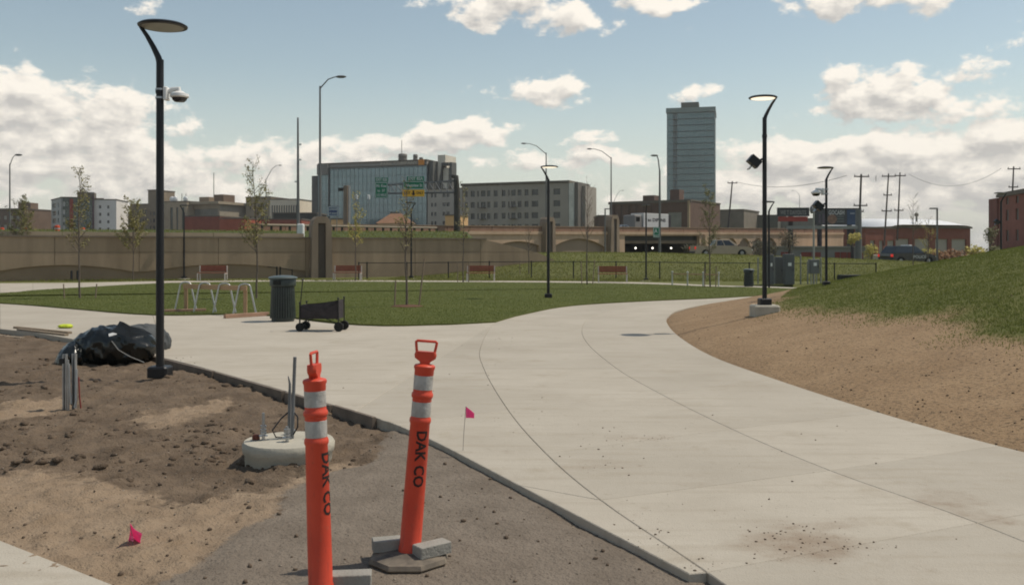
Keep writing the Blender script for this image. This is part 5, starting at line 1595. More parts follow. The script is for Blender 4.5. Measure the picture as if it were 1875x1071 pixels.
# ---------------- electrical cabinets
def cabinet(lab_, px0, px1, py0, py1, m, d=None, legs=False, plate=True):
    d = d or FPX * HC / (py1 - 460)
    k = d / FPX; w, h = (px1 - px0) * k, (py1 - py0) * k
    t = thing('electrical_cabinet', lab_, 'cabinet', (XZ((px0 + px1) / 2, d), d + .2, ZP(py1, d)), 0, 'grey electrical cabinets by the fence')
    z0 = h * .42 if legs else 0
    MB().bbox((0, 0, z0 + (h - z0) / 2), (w, .4, h - z0), .015).build('box', m, t)
    MB().box((0, -.205, z0 + (h - z0) / 2), (w * .86, .012, (h - z0) * .92)).build('door', m, t)
    MB().box((w * .32, -.225, z0 + (h - z0) * .5), (.02, .03, .1)).build('handle', BLACK, t)
    if plate: MB().box((0, -.216, z0 + (h - z0) * .66), (w * .34, .01, .16)).build('label_plate', WHITE, t)
    if legs:
        for s in (-1, 1): MB().box((s * w * .3, 0, z0 / 2 - .05), (.05, .05, z0 + .1)).build('leg', GALV, t)
    return t
CAB = mat('cabinet_dark_grey', (.125, .13, .13), .6, .1, 2); CAB2 = mat('cabinet_grey', (.17, .172, .165), .6, .1, 2)
cabinet('narrow dark grey cabinet beside the slim half hidden lamp', 1408, 1417, 466, 521, CAB)
cabinet('pale grey cabinet between two dark grey ones by the fence', 1420, 1434, 470, 520, CAB2, plate=False)
cabinet('largest dark grey cabinet with white plate by the fence', 1437, 1455, 465, 521, CAB)
cabinet('pale grey cabinet on legs right of the dark cabinets', 1484, 1501, 475, 520, CAB2, legs=True)
for i, (px, t0) in enumerate(((1388, 472), (1466, 467), (1479, 478), (1503, 472))):
    g = G(px, 520)
    tag(MB().lathe([(.035, 0), (.035, (520 - t0) * g.y / FPX), (.0, (520 - t0) * g.y / FPX + .02)], 8, cap=False).build('guard_post', mat('pale_post_grey', (.26, .26, .24), .6, .1, 3), smooth=True, loc=(g.x, g.y, 0)),
        ['thin grey guard post left of the right lamp pole', 'thin grey guard post right of the largest dark cabinet', 'thin grey guard post left of the cabinet on legs', 'thin grey guard post right of the cabinet on legs'][i], 'post', 'guard posts round the cabinets')
pp_ = P(1490, 520, 46)
pt = thing('signal_pole', 'pale slender pole with a small round head left of the blue billboard', 'pole', (pp_.x, 46, ZP(520, 46)))
MB().tube([(0, 0, 0), (0, 0, ZP(376, 46) - ZP(520, 46))], [.06, .045], 8).build('pole', mat('pale_pole', (.34, .33, .29), .6, .1, 3), pt, True)
MB().ball((-.1, 0, ZP(384, 46) - ZP(520, 46)), .13, 8, 6, (.8, .8, 1.6)).build('head', DGALV, pt, True)
xg, yg = XZ(1555, 37.5), 37.5
gx = thing('ground_box', 'low dark ribbed utility box behind the foot of the mound', 'utility box', (xg, yg, TZ(xg, yg) + .0), R(10))
hh = ZP(503, 37.5) - TZ(xg, yg)
MB().bbox((0, 0, hh / 2), (.88, .4, hh), .03).build('body', mat('box_dark_green', (.030, .034, .026), .7, .15, 3), gx)
for i in range(9): MB().box((-.38 + i * .095, -.21, hh / 2), (.04, .03, hh * .86)).build('rib', mat('box_dark_green', ()), gx)

# ---------------- saplings
def sapling(lab_, px, d, z, top_py, seed, leaf=120, lm_=None, spread=.55, lean=0.0, lo=.38, nb=22, stakes=(), mulch=False, ls=.05, top_leaf=.3, r0=.036):
    rr = random.Random(seed); leaf = int(leaf * 1.7); ls *= .74; spread *= 1.25; nb = int(nb * 1.25)
    x = XZ(px, d); H = ZP(top_py, d) - z
    t = thing('sapling', lab_, 'tree', (x, d, z), 0, 'staked young trees')
    tr_ = []
    w1, w2 = rr.uniform(-.06, .06), rr.uniform(-.05, .05)
    for i in range(11):
        f = i / 10
        tr_.append(Vector((w1 * math.sin(f * 5) * f + lean * f * H + .02 * rr.uniform(-1, 1), w2 * math.sin(f * 4 + 1), f * H)))
    b = MB().tube(tr_, [r0 * (1 - .85 * i / 10) for i in range(11)], 7)
    tips = []
    def on(f):
        q = f * 10; i = min(int(q), 9); return tr_[i].lerp(tr_[i + 1], q - i)
    for k in range(nb):
        f = lo + (.97 - lo) * (k + rr.random()) / nb
        a = rr.random() * 6.283
        L = spread * (1.15 - .75 * f) * rr.uniform(.6, 1.25) * H / 4.2
        p = on(f); up_ = rr.uniform(.8, 1.6)
        q1 = p + Vector((math.cos(a), math.sin(a), up_)).normalized() * L * .5
        q2 = q1 + Vector((math.cos(a) * .8, math.sin(a) * .8, up_ * 1.15)).normalized() * L * .55
        b.tube([p, q1, q2], [r0 * .42 * (1.2 - f), r0 * .28 * (1.2 - f) + .003, .003], 4, False)
        tips += [(q1.lerp(q2, u), f) for u in (.1, .4, .7, 1)]
        for _ in range(2):
            u = rr.uniform(.3, .9); s = p.lerp(q1, u) if rr.random() < .4 else q1.lerp(q2, u)
            a2 = a + rr.uniform(-1.2, 1.2)
            e = s + Vector((math.cos(a2), math.sin(a2), rr.uniform(.5, 1.5))).normalized() * L * .35
            b.tube([s, e], [.006, .0025], 3, False)
            tips += [(s.lerp(e, v_), f) for v_ in (.5, 1)]
    b.build('trunk', BARK, t, True)
    if leaf:
        vs, fs = [], []
        for _ in range(leaf):
            p, f = rr.choice(tips)
            if f > .72 and rr.random() > top_leaf: continue
            c = p + Vector((rr.gauss(0, .045), rr.gauss(0, .045), rr.gauss(0, .045)))
            s = ls * rr.uniform(.6, 1.4)
            u = Vector((rr.gauss(0, 1), rr.gauss(0, 1), rr.gauss(0, 1))).normalized(); w = u.orthogonal().normalized()
            k0 = len(vs); vs += [c - u * s, c + w * s * .55, c + u * s, c - w * s * .55]; fs.append((k0, k0 + 1, k0 + 2, k0 + 3))
        MB().add(vs, fs).build('crown', lm_ or LEAF, t, kind='stuff')
    for (sx, st, tx) in stakes:   # pixel of foot, pixel of top
        fx, topx = (sx - px) * d / FPX, (tx - px) * d / FPX
        hs_ = ZP(st, d) - z
        MB().tube([(fx, .05, -.1), (topx, .05, hs_)], .022, 6).build('stake', mat('stake_wood', (.27, .20, .145), .9, .2, 6), t)
    if mulch:
        MB().lathe([(.48, -.05), (.46, .01), (.30, .035), (.0, .05)], 22, cap=False).build('mulch', mat('mulch_red_brown', (.13, .062, .038), .95, .35, 25, bump=.8, bscale=40), t, True)
    return t
def lawn_d(py): return FPX * (HC - .035) / (py - 460)
sapling('sapling on the lawn left of the nearest lamp, dark buds at its tip', 145, lawn_d(546), .035, 306, 1, 520, LEAF, .55, 0, .34, 26, ((117, 520, 115), (173, 520, 176)), False, .045, .5)
sapling('sapling standing behind the near bike hoops, bushy olive middle', 470, lawn_d(546), .035, 296, 2, 1000, LEAF, .62, -.012, .30, 30, (), False, .045, .3)
sapling('sapling in a red mulch ring right of wagon, two leaning stakes', 745, lawn_d(561), .035, 332, 3, 260, LEAF, .6, -.01, .42, 22, ((722, 514, 724), (766, 474, 777)), True, .038, .3)
sapling('bare pale sapling with two stakes between far bench and lawn', 1075, lawn_d(521), .035, 336, 4, 40, LEAF, .7, 0, .40, 24, ((1066, 478, 1064), (1085, 476, 1089)), False, .03, .3, .035)
sapling('short bare pale sapling in front of the first overpass pier', 968, 56, TZ(XZ(968, 56), 56), 412, 5, 25, LEAF, .8, 0, .45, 18, ((952, 477, 952),), False, .03, .3, .04)
sapling('thin sapling with sparse leaves left of the middle bench', 848, lawn_d(517), .035, 335, 6, 240, LEAF, .5, 0, .36, 22, ((838, 480, 838), (858, 478, 859)), False, .05, .4)
sapling('leafy yellow green sapling at the far rack of white posts', 1300, lawn_d(526), .035, 345, 7, 900, LEAFG, .55, -.005, .30, 26, ((1291, 490, 1290), (1311, 488, 1312)), False, .045, .8)
sapling('yellowing sapling between the brown pier and the gantry', 651, 50, 0, 352, 8, 650, LEAFY, .62, 0, .36, 24, (), False, .05, .2)
sapling('leafy sapling near the left edge with reddish stem', 36, 50.5, 0, 368, 9, 1300, LEAFG, .8, 0, .30, 34, (), False, .055, .5)
sapling('second leafy sapling at left edge, close beside the first', 50, 52, 0, 362, 19, 800, LEAF, .6, 0, .34, 26, (), False, .055, .4)
sapling('broad bushy sapling in front of the tan brick block', 244, 51, 0, 372, 10, 1700, LEAF, .9, 0, .34, 34, (), False, .06, .5)
sapling('thin sapling with two leafless tops behind the mound', 1672, 62, TZ(XZ(1672, 62), 62), 360, 11, 90, LEAF, .75, 0, .42, 20, (), False, .05, .9)
sapling('small yellowing sapling right of the dark police car', 1700, 66, .2, 398, 12, 260, LEAFY, .8, 0, .3, 20, (), False, .05, .4)

def shrub(lab_, px, d, base_py, top_py, wpx, seed, m, n=500, ls=.12, grp='shrubs along the street'):
    rr = random.Random(seed)
    b0 = P(px, base_py, d); h = (base_py - top_py) * d / FPX; w = wpx * d / FPX
    t = thing('shrub', lab_, 'shrub', b0, 0, grp)
    vs, fs = [], []
    cl = [(rr.uniform(-.35, .35), rr.uniform(-.3, .3), rr.uniform(.3, .8), rr.uniform(.25, .42)) for _ in range(7)]
    for _ in range(n):
        cx, cy, cz, r = rr.choice(cl)
        v = Vector((rr.gauss(0, 1), rr.gauss(0, 1), rr.gauss(0, 1))).normalized() * r * rr.uniform(.55, 1.05)
        c = Vector(((cx + v.x) * w, (cy + v.y) * w, max((cz + v.z * .9), .02) * h))
        s = ls * rr.uniform(.6, 1.4)
        u = Vector((rr.gauss(0, 1), rr.gauss(0, 1), rr.gauss(0, 1))).normalized(); q = u.orthogonal().normalized()
        k0 = len(vs); vs += [c - u * s, c + q * s * .6, c + u * s, c - q * s * .6]; fs.append((k0, k0 + 1, k0 + 2, k0 + 3))
    MB().add(vs, fs).build('foliage', m, t, kind='stuff')
    b = MB()
    for _ in range(6): b.tube([(rr.uniform(-.05, .05) * w, 0, -.15), (rr.uniform(-.4, .4) * w, rr.uniform(-.3, .3) * w, h * rr.uniform(.5, .9))], [.04, .012], 4)
    b.build('stem', BARK, t)
DKLEAF = mat('dark_olive_leaf', (.045, .045, .022), .7, .3, 3, c2=(.085, .078, .04)); BRLEAF = mat('brown_twig_leaf', (.10, .085, .05), .8, .3, 3, c2=(.16, .13, .075)); RDLEAF = mat('russet_leaf', (.22, .07, .035), .7, .3, 3, c2=(.24, .15, .05))
for i, a in enumerate([
    ('dark olive bush behind the front of the pickup', 1388, 118, 470, 438, 34, DKLEAF), ('dark low bush at the end of the shed row', 1414, 120, 470, 444, 30, DKLEAF), ('brown twiggy bush under the pale beam', 1447, 121, 468, 414, 34, BRLEAF),
    ('dark bush at the underpass mouth behind the pickup tail', 1268, 108, 470, 446, 34, DKLEAF),
    ('bright yellow green bush left of the dark police car', 1596, 108, 478, 446, 24, LEAFY), ('small yellow green bush behind the beam', 1562, 112, 450, 428, 22, LEAFY), ('green bush at the foot of the brick mill', 1813, 120, 450, 414, 20, LEAFG),
    ('russet bush right behind the police car bonnet', 1722, 96, 482, 458, 28, RDLEAF), ('yellow bush left of the russet bush', 1702, 98, 482, 455, 30, LEAFY), ('second russet bush further right', 1752, 96, 480, 456, 34, RDLEAF), ('yellow olive bush at the right end of the shrub row', 1782, 96, 478, 452, 34, LEAFY), ('low olive bush near the mound crest', 1815, 92, 474, 450, 26, LEAFG)]):
    shrub(a[0], a[1], a[2], a[3], a[4], a[5], 100 + i, a[6])

# ================================================================== VEHICLES
TYRE = mat('tyre_rubber', (.02, .02, .02), .85, .2, 5); RIM = mat('alloy_rim', (.30, .30, .30), .35, .1, 3, metal=.6)
CARGLASS = mat('car_glass', (.018, .022, .024), .06, .1, 2, spec=.7)
TAIL = mat('tail_light_red', (.55, .02, .015), .3, .1, 4, emit=(1, .05, .03), estr=.35); HEAD = mat('head_light', (.75, .75, .72), .15, .05, 4)
def lerp2(a, b, t): return a + (b - a) * t
def vehicle(name, lab_, cat, loc, rz, paint, L, W, prof, cab, wheels, wr, panes, group=None, scale=1.0, trim=None):
    """prof: upper outline of the lower body from rear to front (x, z); cab: (x0, x1, x0t, x1t, zb, zt)"""
    t = thing(name, lab_, cat, loc, rz, group, scale)
    zb = wr * .72
    low = []
    for wx in sorted(wheels):
        low += [(wx - wr * 1.18, zb)] + [(wx + wr * 1.18 * math.cos(PI - PI * k / 8), zb + wr * 1.12 * math.sin(PI * k / 8)) for k in range(1, 8)] + [(wx + wr * 1.18, zb)]
    poly = [(prof[0][0], zb)] + low + [(prof[-1][0], zb)] + prof[::-1]
    b = MB(); b.prism(poly, -W / 2, W / 2, 'y')
    me = b.mesh('body', paint)
    bm = bmesh.new(); bm.from_mesh(me)
    bmesh.ops.bevel(bm, geom=[e for e in bm.edges if abs(e.verts[0].co.y - e.verts[1].co.y) < 1e-5], offset=.05, segments=2, affect='EDGES')
    bm.to_mesh(me); bm.free()
    obj('body', me, t)
    x0, x1, x0t, x1t, z0, z1 = cab
    wb, wt = W / 2 - .06, W / 2 - .26
    b = MB(); b.add([(x0, -wb, z0), (x1, -wb, z0), (x1, wb, z0), (x0, wb, z0), (x0t, -wt, z1), (x1t, -wt, z1), (x1t, wt, z1), (x0t, wt, z1)], [(0, 3, 2, 1), (4, 5, 6, 7), (0, 1, 5, 4), (1, 2, 6, 5), (2, 3, 7, 6), (3, 0, 4, 7)])
    me = b.mesh('cabin', paint)
    bm = bmesh.new(); bm.from_mesh(me); bmesh.ops.bevel(bm, geom=bm.edges[:], offset=.05, segments=2, affect='EDGES'); bm.to_mesh(me); bm.free()
    obj('cabin', me, t)
    def pt(fx, fz, s):
        xa, xb_ = lerp2(x0, x0t, fz), lerp2(x1, x1t, fz)
        return (lerp2(xa, xb_, fx), s * (lerp2(wb, wt, fz) + .008), lerp2(z0, z1, fz))
    for s in (-1, 1):
        for a, c in panes:
            MB().add([pt(a, .12, s), pt(c, .12, s), pt(c, .86, s), pt(a, .86, s)], [(0, 1, 2, 3)]).build('window', CARGLASS, t)
    def ept(front, fy, fz):
        x = (lerp2(x1, x1t, fz) + .008) if front else (lerp2(x0, x0t, fz) - .008)
        return (x, fy * lerp2(wb, wt, fz), lerp2(z0, z1, fz))
    for fr_, nm in ((True, 'windscreen'), (False, 'rear_window')):
        MB().add([ept(fr_, -.86, .12), ept(fr_, .86, .12), ept(fr_, .84, .86), ept(fr_, -.84, .86)], [(0, 1, 2, 3)]).build(nm, CARGLASS, t)
    for wx in wheels:
        for s in (-1, 1):
            w = MB().lathe([(wr * .6, -.10), (wr * .96, -.11), (wr, -.06), (wr, .06), (wr * .96, .11), (wr * .6, .10)], 20).build('wheel', TYRE, t, True, (wx, s * (W / 2 - .12), wr), (R(90), 0, 0))
            MB().lathe([(0, -.105), (wr * .3, -.112), (wr * .62, -.09), (wr * .62, .09), (wr * .3, .112), (0, .105)], 14, cap=False).build('rim', RIM, w, True)
    xf, zf = prof[-1][0], prof[-2][1]; xr = prof[0][0]; zr = prof[1][1]
    for s in (-1, 1):
        MB().bbox((xf - .10, s * (W / 2 - .22), zf - .16), (.24, .36, .16), .02).build('headlight', HEAD, t)
        MB().bbox((xr + .04, s * (W / 2 - .10), zr - .20), (.12, .24, .24), .02).build('taillight', TAIL, t)
    MB().bbox((xf + .02, 0, zb + .16), (.14, W * .94, .22), .03).build('bumper', trim or paint, t)
    MB().bbox((xr - .02, 0, zb + .16), (.14, W * .94, .22), .03).build('bumper', trim or paint, t)
    for s in (-1, 1): MB().bbox((x1 - .12, s * (W / 2 + .06), z0 + .10), (.12, .18, .13), .02).build('mirror', trim or paint, t)
    return t

p = P(1327, 470, 93)
vehicle('pickup_truck', 'tan silver pickup truck driving right on the street above the verge', 'pickup truck', (XZ(1320, 93), 93, ZP(470.5, 93)), R(6), mat('paint_tan_silver', (.40, .32, .235), .4, .06, 2, spec=.4, coat=.2), 6.0, 1.95,
        [(-2.95, .75), (-2.95, 1.10), (-.95, 1.10), (1.35, 1.08), (2.55, 1.00), (2.85, .85), (2.92, .60)], (-.95, 1.60, -.70, .65, 1.06, 1.74), (-1.85, 1.85), .39, ((.08, .40), (.44, .86)), trim=mat('pickup_dark_trim', (.05, .05, .05), .6, .1, 2))
sv = P(1661, 484, 84)
t = vehicle('police_car', 'dark patrol car with white lettering parked behind the grassy mound', 'police car', (sv.x, 84, ZP(485, 84)), R(16), mat('paint_black', (.020, .023, .024), .22, .05, 2, spec=.5, coat=.5), 4.9, 1.95,
        [(-2.35, .80), (-2.32, 1.05), (.85, 1.06), (1.75, 1.00), (2.25, .88), (2.4, .62)], (-2.2, 1.30, -1.75, .35, 1.03, 1.70), (-1.42, 1.52), .38, ((.05, .28), (.31, .56), (.59, .90)))
obj('lettering', text_mesh('POLICE', .36, mat('sign_letter_white', ()), width=1.35), t, (.55, -.985, .72), (R(90), 0, 0))
MB().bbox((-.1, 0, 1.75), (.30, 1.2, .10), .03).build('light_bar', WHITE, t)
def sedan(lab_, px, py, d, paint, rz=0, group='cars on the far freeway'):
    return vehicle('car', lab_, 'car', (XZ(px, d), d, ZP(py, d)), rz, paint, 4.5, 1.8, [(-2.2, .7), (-2.2, .92), (-1.3, .95), (1.0, .92), (1.95, .80), (2.2, .55)], (-1.55, 1.15, -.85, .35, .92, 1.42), (-1.35, 1.38), .32, ((.12, .45), (.49, .86)), group)
WP = mat('paint_white', (.75, .74, .71), .25, .04, 2, spec=.5, coat=.4); GP = mat('paint_grey', (.16, .17, .18), .3, .05, 2, metal=.3, spec=.5, coat=.4)
zc_ = 5.0
for lb, px, m in (('white car on the freeway left of the colonnade block', 432, WP), ('dark car with its roof glinting on the freeway right of nearest lamp', 316, GP), ('pale car on the freeway in front of the white rendered block', 182, WP)):
    c = sedan(lb, px, 434, 228, m); c.location.z = zc_
def on_deck(px, off):
    nrm = Vector((-BD.y, BD.x)).normalized()
    return min((BA + BD * (k / 400) + nrm * off for k in range(600)), key=lambda p: abs(937.5 + FPX * p.x / p.y - px))
x_ = bx(1137); c = sedan('grey car crossing the overpass behind the second pier', 1137, 414, 128, GP, brz, None)
bp = on_deck(1138, 5); c.location = (bp.x, bp.y, zt(bx(1137)) - .95)
q = on_deck(1188, 6)
bt_ = thing('box_truck', 'white box truck with dark lettering crossing the overpass', 'truck', (q.x, q.y, zt(bx(1190)) - .95), brz)
MB().bbox((0.2, 0, 1.95), (5.6, 2.3, 2.25), .04).build('box', mat('box_white', (.62, .60, .57), .5, .04, .5), bt_)
MB().bbox((-3.6, 0, 1.7), (1.6, 2.1, 2.2), .12).build('cab', mat('cab_grey', (.24, .22, .20), .5, .05, 1), bt_)
MB().box((-3.7, -1.06, 2.2), (.8, .02, .6)).build('window', CARGLASS, bt_)
MB().box((-.3, 0, .72), (7.6, 1.0, .2)).build('chassis', mat('post_dark', ()), bt_)
MB().box((3.3, 0, 1.9), (.5, 2.2, 2.0)).build('rear_unit', mat('post_dark', ()), bt_)
for x in (-3.3, 1.3, 2.3):
    for s in (-1, 1): MB().lathe([(.2, -.12), (.45, -.12), (.45, .12), (.2, .12)], 16).build('wheel', TYRE, bt_, True, (x, s * .95, .45), (R(90), 0, 0))
obj('lettering', text_mesh('ac DIPENS', .62, INK, width=4.0), bt_, (.3, -1.165, 2.15), (R(90), 0, 0))
ORB = mat('barrel_orange', (.60, .085, .03), .6, .1, 3)
for i, (px, lb) in enumerate(((4, 'orange traffic barrel at the very left edge above the wall'), (47, 'orange traffic barrel above the wall by the left saplings'), (105, 'orange red traffic barrel in front of the striped wing'), (152, 'orange traffic barrel behind the thin sapling'))):
    d = 70; b0 = P(px, 432, d)
    t = thing('traffic_barrel', lb, 'traffic barrel', (b0.x, d, 2.75), 0, 'orange traffic barrels above the wall', scale=.62 if i != 2 else .8)
    MB().lathe([(.30, 0), (.30, .1), (.25, .12), (.23, .95), (.15, 1.0)], 14).build('drum', ORB, t, True)
    for z in (.35, .62): MB().lathe([(.252, z), (.248, z + .13)], 14, cap=False).build('reflective_band', REFL, t, True)

# ================================================================== FOREGROUND
def dz(x, y): return float(dirt(np.array([x]), np.array([y]))[0])

# ---------------- lane posts
def lane_post(lab_, base, tilt, hyaw, tyaw, group='orange lane posts'):
    t = thing('lane_post', lab_, 'lane post', base, 0, group)
    oct_ = lambda r, z, a0=PI / 8: [(r * math.cos(a0 + PI / 4 * k), r * math.sin(a0 + PI / 4 * k), z) for k in range(8)]
    vs = oct_(.215, 0) + oct_(.225, .012) + oct_(.215, .034) + oct_(.150, .046) + oct_(.075, .056)
    fs = [tuple(range(7, -1, -1)), tuple(range(32, 40))]
    for q in range(4):
        for k in range(8): fs.append((q * 8 + k, q * 8 + (k + 1) % 8, q * 8 + 8 + (k + 1) % 8, q * 8 + 8 + k))
    MB().add(vs, fs).build('base', mat('dusty_rubber', (.075, .066, .058), .9, .35, 9, c2=(.25, .205, .155)), t)
    prof = [(.056, .045), (.062, .05), (.062, .075), (.058, .085), (.0575, .3), (.0535, .745), (.0575, .752), (.0590, .762), (.0575, .772), (.0515, .782), (.0515, .866), (.0525, .868), (.0525, .882), (.0578, .888), (.0590, .897), (.0578, .908), (.0525, .914), (.0515, .928), (.0512, 1.008), (.0525, 1.010), (.0530, 1.035), (.0575, 1.045), (.0575, 1.056), (.052, 1.062), (.030, 1.068), (.0, 1.070)]
    post = MB().lathe(prof, 36, cap=False).build('post', ORANGE, t, True)
    post.rotation_euler = (tilt[0], tilt[1], 0)
    for z0, z1, r0, r1 in ((.783, .865, .0526, .0526), (.929, 1.007, .0526, .0522)):
        MB().lathe([(r0 - .002, z0), (r0, z0 + .002), (r1, z1 - .002), (r1 - .002, z1)], 36, cap=False).build('reflective_band', REFL, post, True)
    bulb = [(-.024, 1.064), (.024, 1.064), (.030, 1.080), (.056, 1.098), (.060, 1.116), (.054, 1.134), (-.054, 1.134), (-.060, 1.116), (-.056, 1.098), (-.030, 1.080)]
    hb_ = MB()
    n = len(bulb)
    vs = [(x * .84, -.022, z) for x, z in bulb] + [(x, -.012, z) for x, z in bulb] + [(x, .012, z) for x, z in bulb] + [(x * .84, .022, z) for x, z in bulb]
    vs = [(x, y, z if i % n not in (0, 1) else z) for i, (x, y, z) in enumerate(vs)]
    fs = [tuple(range(n)), tuple(range(4 * n - 1, 3 * n - 1, -1))]
    for q in range(3):
        for k in range(n): fs.append((q * n + k, q * n + (k + 1) % n, q * n + n + (k + 1) % n, q * n + n + k))
    hb_.add(vs, fs)
    hb_.tube([(-.048, 0, 1.13), (-.053, 0, 1.160), (-.056, 0, 1.185), (-.050, 0, 1.190), (.050, 0, 1.190), (.056, 0, 1.185), (.053, 0, 1.160), (.048, 0, 1.13)], .0075, 8)
    h_ = hb_.build('handle', ORANGE, post, True); h_.rotation_euler = (0, 0, hyaw)
    # stencilled letters run down the post
    me = text_mesh('DAK CO', .083, INK, 'LEFT', width=.30)
    bm = bmesh.new(); bm.from_mesh(me)
    bmesh.ops.triangulate(bm, faces=bm.faces)
    for _ in range(2): bmesh.ops.subdivide_edges(bm, edges=[e for e in bm.edges if e.calc_length() > .012], cuts=1, use_grid_fill=False)
    bmesh.ops.triangulate(bm, faces=bm.faces)
    bm.to_mesh(me); bm.free()
    for v in me.vertices:
        tx, ty = v.co.x, v.co.y
        z = .715 - tx; r = np.interp(z, [.085, .3, .745], [.058, .0575, .0535]) + .0012
        a = tyaw + ty / r
        v.co = (r * math.cos(a), r * math.sin(a), z)
    obj('lettering', me, post)
    return t
FZ = -.055
gR = at(749, 1030, FZ); gR.z = dz(gR.x, gR.y) + .002
yR = 5.0 * 94 / 111
gL = Vector((XZ(588, 4.37), 4.37, 0)); gL.z = dz(gL.x, gL.y) + .002
hR = (1030 - 628) * gR.y / FPX
pr_ = lane_post('orange lane post leaning right, standing on a base weighted with two grey blocks', gR, (0, R(4.6)), R(4), -PI / 2 + .33)
pr_.scale = (hR / 1.19,) * 3
pl_ = lane_post('nearest orange lane post leaning slightly left, cut off by the picture bottom', gL, (R(-1), R(-1.9)), R(86), -PI / 2 + 1.12)
pl_.scale = ((ZP(645, gL.y) - gL.z) / 1.192,) * 3
BLK = lambda: MB().bbox((0, 0, 0), (.195, .092, .060), .004)
def block(lab_, loc, rz, s=1.0):
    o = BLK().build('concrete_block', CONC3, None, loc=loc, rot=(0, 0, rz)); o.scale = (s,) * 3
    return tag(o, lab_, 'block', 'grey blocks weighting the post bases')
sR = hR / 1.19
block('grey block lying across the far left edge of the leaning post base', (gR.x - .105, gR.y + .045, gR.z + .076 * sR), R(14), sR)
block('grey block on the right front of the leaning post base', (gR.x + .125, gR.y - .035, gR.z + .076 * sR), R(38), sR)
block('grey block at the picture bottom right of the nearest lane post', (gL.x + .13, gL.y + .07, gL.z + .078), R(6), sR * 1.0)

# ---------------- round lamp foundation with conduits
fc = Vector((XZ(529, 7.5), 7.5, 0)); zb_ = dz(fc.x, fc.y)
rf = thing('lamp_foundation', 'round pale concrete lamp foundation with bolts and grey conduits in the soil', 'foundation', (fc.x, fc.y, 0))
MB().lathe([(.335, -.30), (.345, -.02), (.362, .0), (.366, .055), (.350, .080), (.0, .086)], 48, cap=False).build('concrete_drum', CONC2, rf, True)
k = 7.5 / FPX
def fx(px): return (px - 529) * k
CONDM = mat('conduit_grey', (.17, .175, .18), .5, .12, 8, metal=.2)
MB().tube([(fx(534), .02, .06), (fx(535.5), .03, .4), (fx(539), .02, ZP(654, 7.5))], .014, 10).build('conduit', CONDM, rf, True)
MB().tube([(fx(526), .06, .06), (fx(527), .06, .35), (fx(528), .05, ZP(704, 7.5)), (fx(525), .05, ZP(690, 7.5))], [.014, .014, .010, .004], 8).build('conduit', CONDM, rf, True)
for px, yy, ht in ((484, -.03, .215), (531, -.10, .12), (522, .20, .10), (578, .02, .17)):
    b_ = MB().tube([(fx(px), yy, .06), (fx(px), yy, .086 + ht)], .012, 8).build('anchor_bolt', GALV, rf, True)
    for zz in (.11, .135, .165 if ht > .13 else .15):
        if zz < .08 + ht: MB().lathe([(.026, zz + .02), (.026, zz + .036)], 6, (fx(px), yy, 0)).build('nut', GALV, b_)
    MB().lathe([(.036, .115), (.036, .12)], 12, (fx(px), yy, 0)).build('washer', GALV, b_)
MB().bbox((fx(470), -.02, .105), (.055, .05, .04), .01).build('cap', mat('rust_red_cap', (.14, .045, .03), .7, .2, 10), rf)
MB().tube([(fx(524), .05, .09), (fx(505), .0, .10), (fx(500), -.02, .16), (fx(512), .04, .24), (fx(527), .06, .30)], .006, 6).build('wire', BLACK, rf, True)
MB().tube([(fx(536), .03, .30), (fx(544), .02, .26), (fx(545), 0, .18), (fx(537), .0, .12)], .006, 6).build('wire', BLACK, rf, True)

# ---------------- pink marker flags
g = G(847, 836, -.05); g.z = min(dz(g.x, g.y), -.02)
f1 = thing('marker_flag', 'pink marker flag on a thin upright wire at the edge of the walk', 'flag', g, 0, 'pink marker flags')
k = g.y / FPX
MB().tube([(0, 0, 0), (.01, 0, .2), (6 * k, 0, 94 * k)], .0022, 5).build('stem', DGALV, f1)
MB().tube([(-.11, .01, .012), (-.03, 0, .008), (.005, 0, .03)], .003, 5).build('stem', DGALV, f1)
def cloth(pts3, m, name, par, thick=.0012):
    b = MB(); n = len(pts3)
    b.add([Vector(p) for p in pts3] + [Vector(p) + Vector((0, thick, 0)) for p in pts3], [tuple(range(n)), tuple(range(2 * n - 1, n - 1, -1))] + [(i, (i + 1) % n, n + (i + 1) % n, n + i) for i in range(n)])
    return b.build(name, m, par)
b = MB()
vs, fs = [], []
for i in range(7):
    u = i / 6
    for s, zz in ((0, 94 * k - u * .055), (1, 94 * k - .095 + u * .0)):
        vs.append((6 * k + u * .068, .012 * math.sin(u * 5) * u, lerp2(94 * k - u * .052, 94 * k - .092, s)))
for i in range(6): fs.append((2 * i, 2 * i + 1, 2 * i + 3, 2 * i + 2))
k0 = len(vs); vs += [(x, y + .0015, z) for x, y, z in vs]; fs += [tuple(k0 + j for j in f[::-1]) for f in fs]
b.add(vs, fs).build('flag', PINK, f1, True)
g = G(242, 1008, -.085); g.z = dz(g.x, g.y) - .01
f2 = thing('marker_flag', 'pink marker flag lying bent low in the sandy soil', 'flag', g, 0, 'pink marker flags')
k = g.y / FPX
pts = [(-12, 36 - 36), (-7, 6), (-2, 38), (16, 20), (10, 3), (0, 0)]
vs, fs = [], []
nx_, nz_ = 7, 6
for j in range(nz_):
    for i in range(nx_):
        u, v = i / (nx_ - 1), j / (nz_ - 1)
        x = lerp2(lerp2(-14, 10, u), lerp2(-4, 17, u), v); z = lerp2(lerp2(4, 0, u), lerp2(42, 22, u), v)
        vs.append((x * k, .014 * math.sin(u * 4 + v * 3) + .05 * (1 - v), z * k + .004))
for j in range(nz_ - 1):
    for i in range(nx_ - 1): a = j * nx_ + i; fs.append((a, a + 1, a + nx_ + 1, a + nx_))
k0 = len(vs); vs += [(x, y + .0015, z) for x, y, z in vs]; fs += [tuple(k0 + j for j in f[::-1]) for f in fs]
MB().add(vs, fs).build('flag', PINK, f2, True)
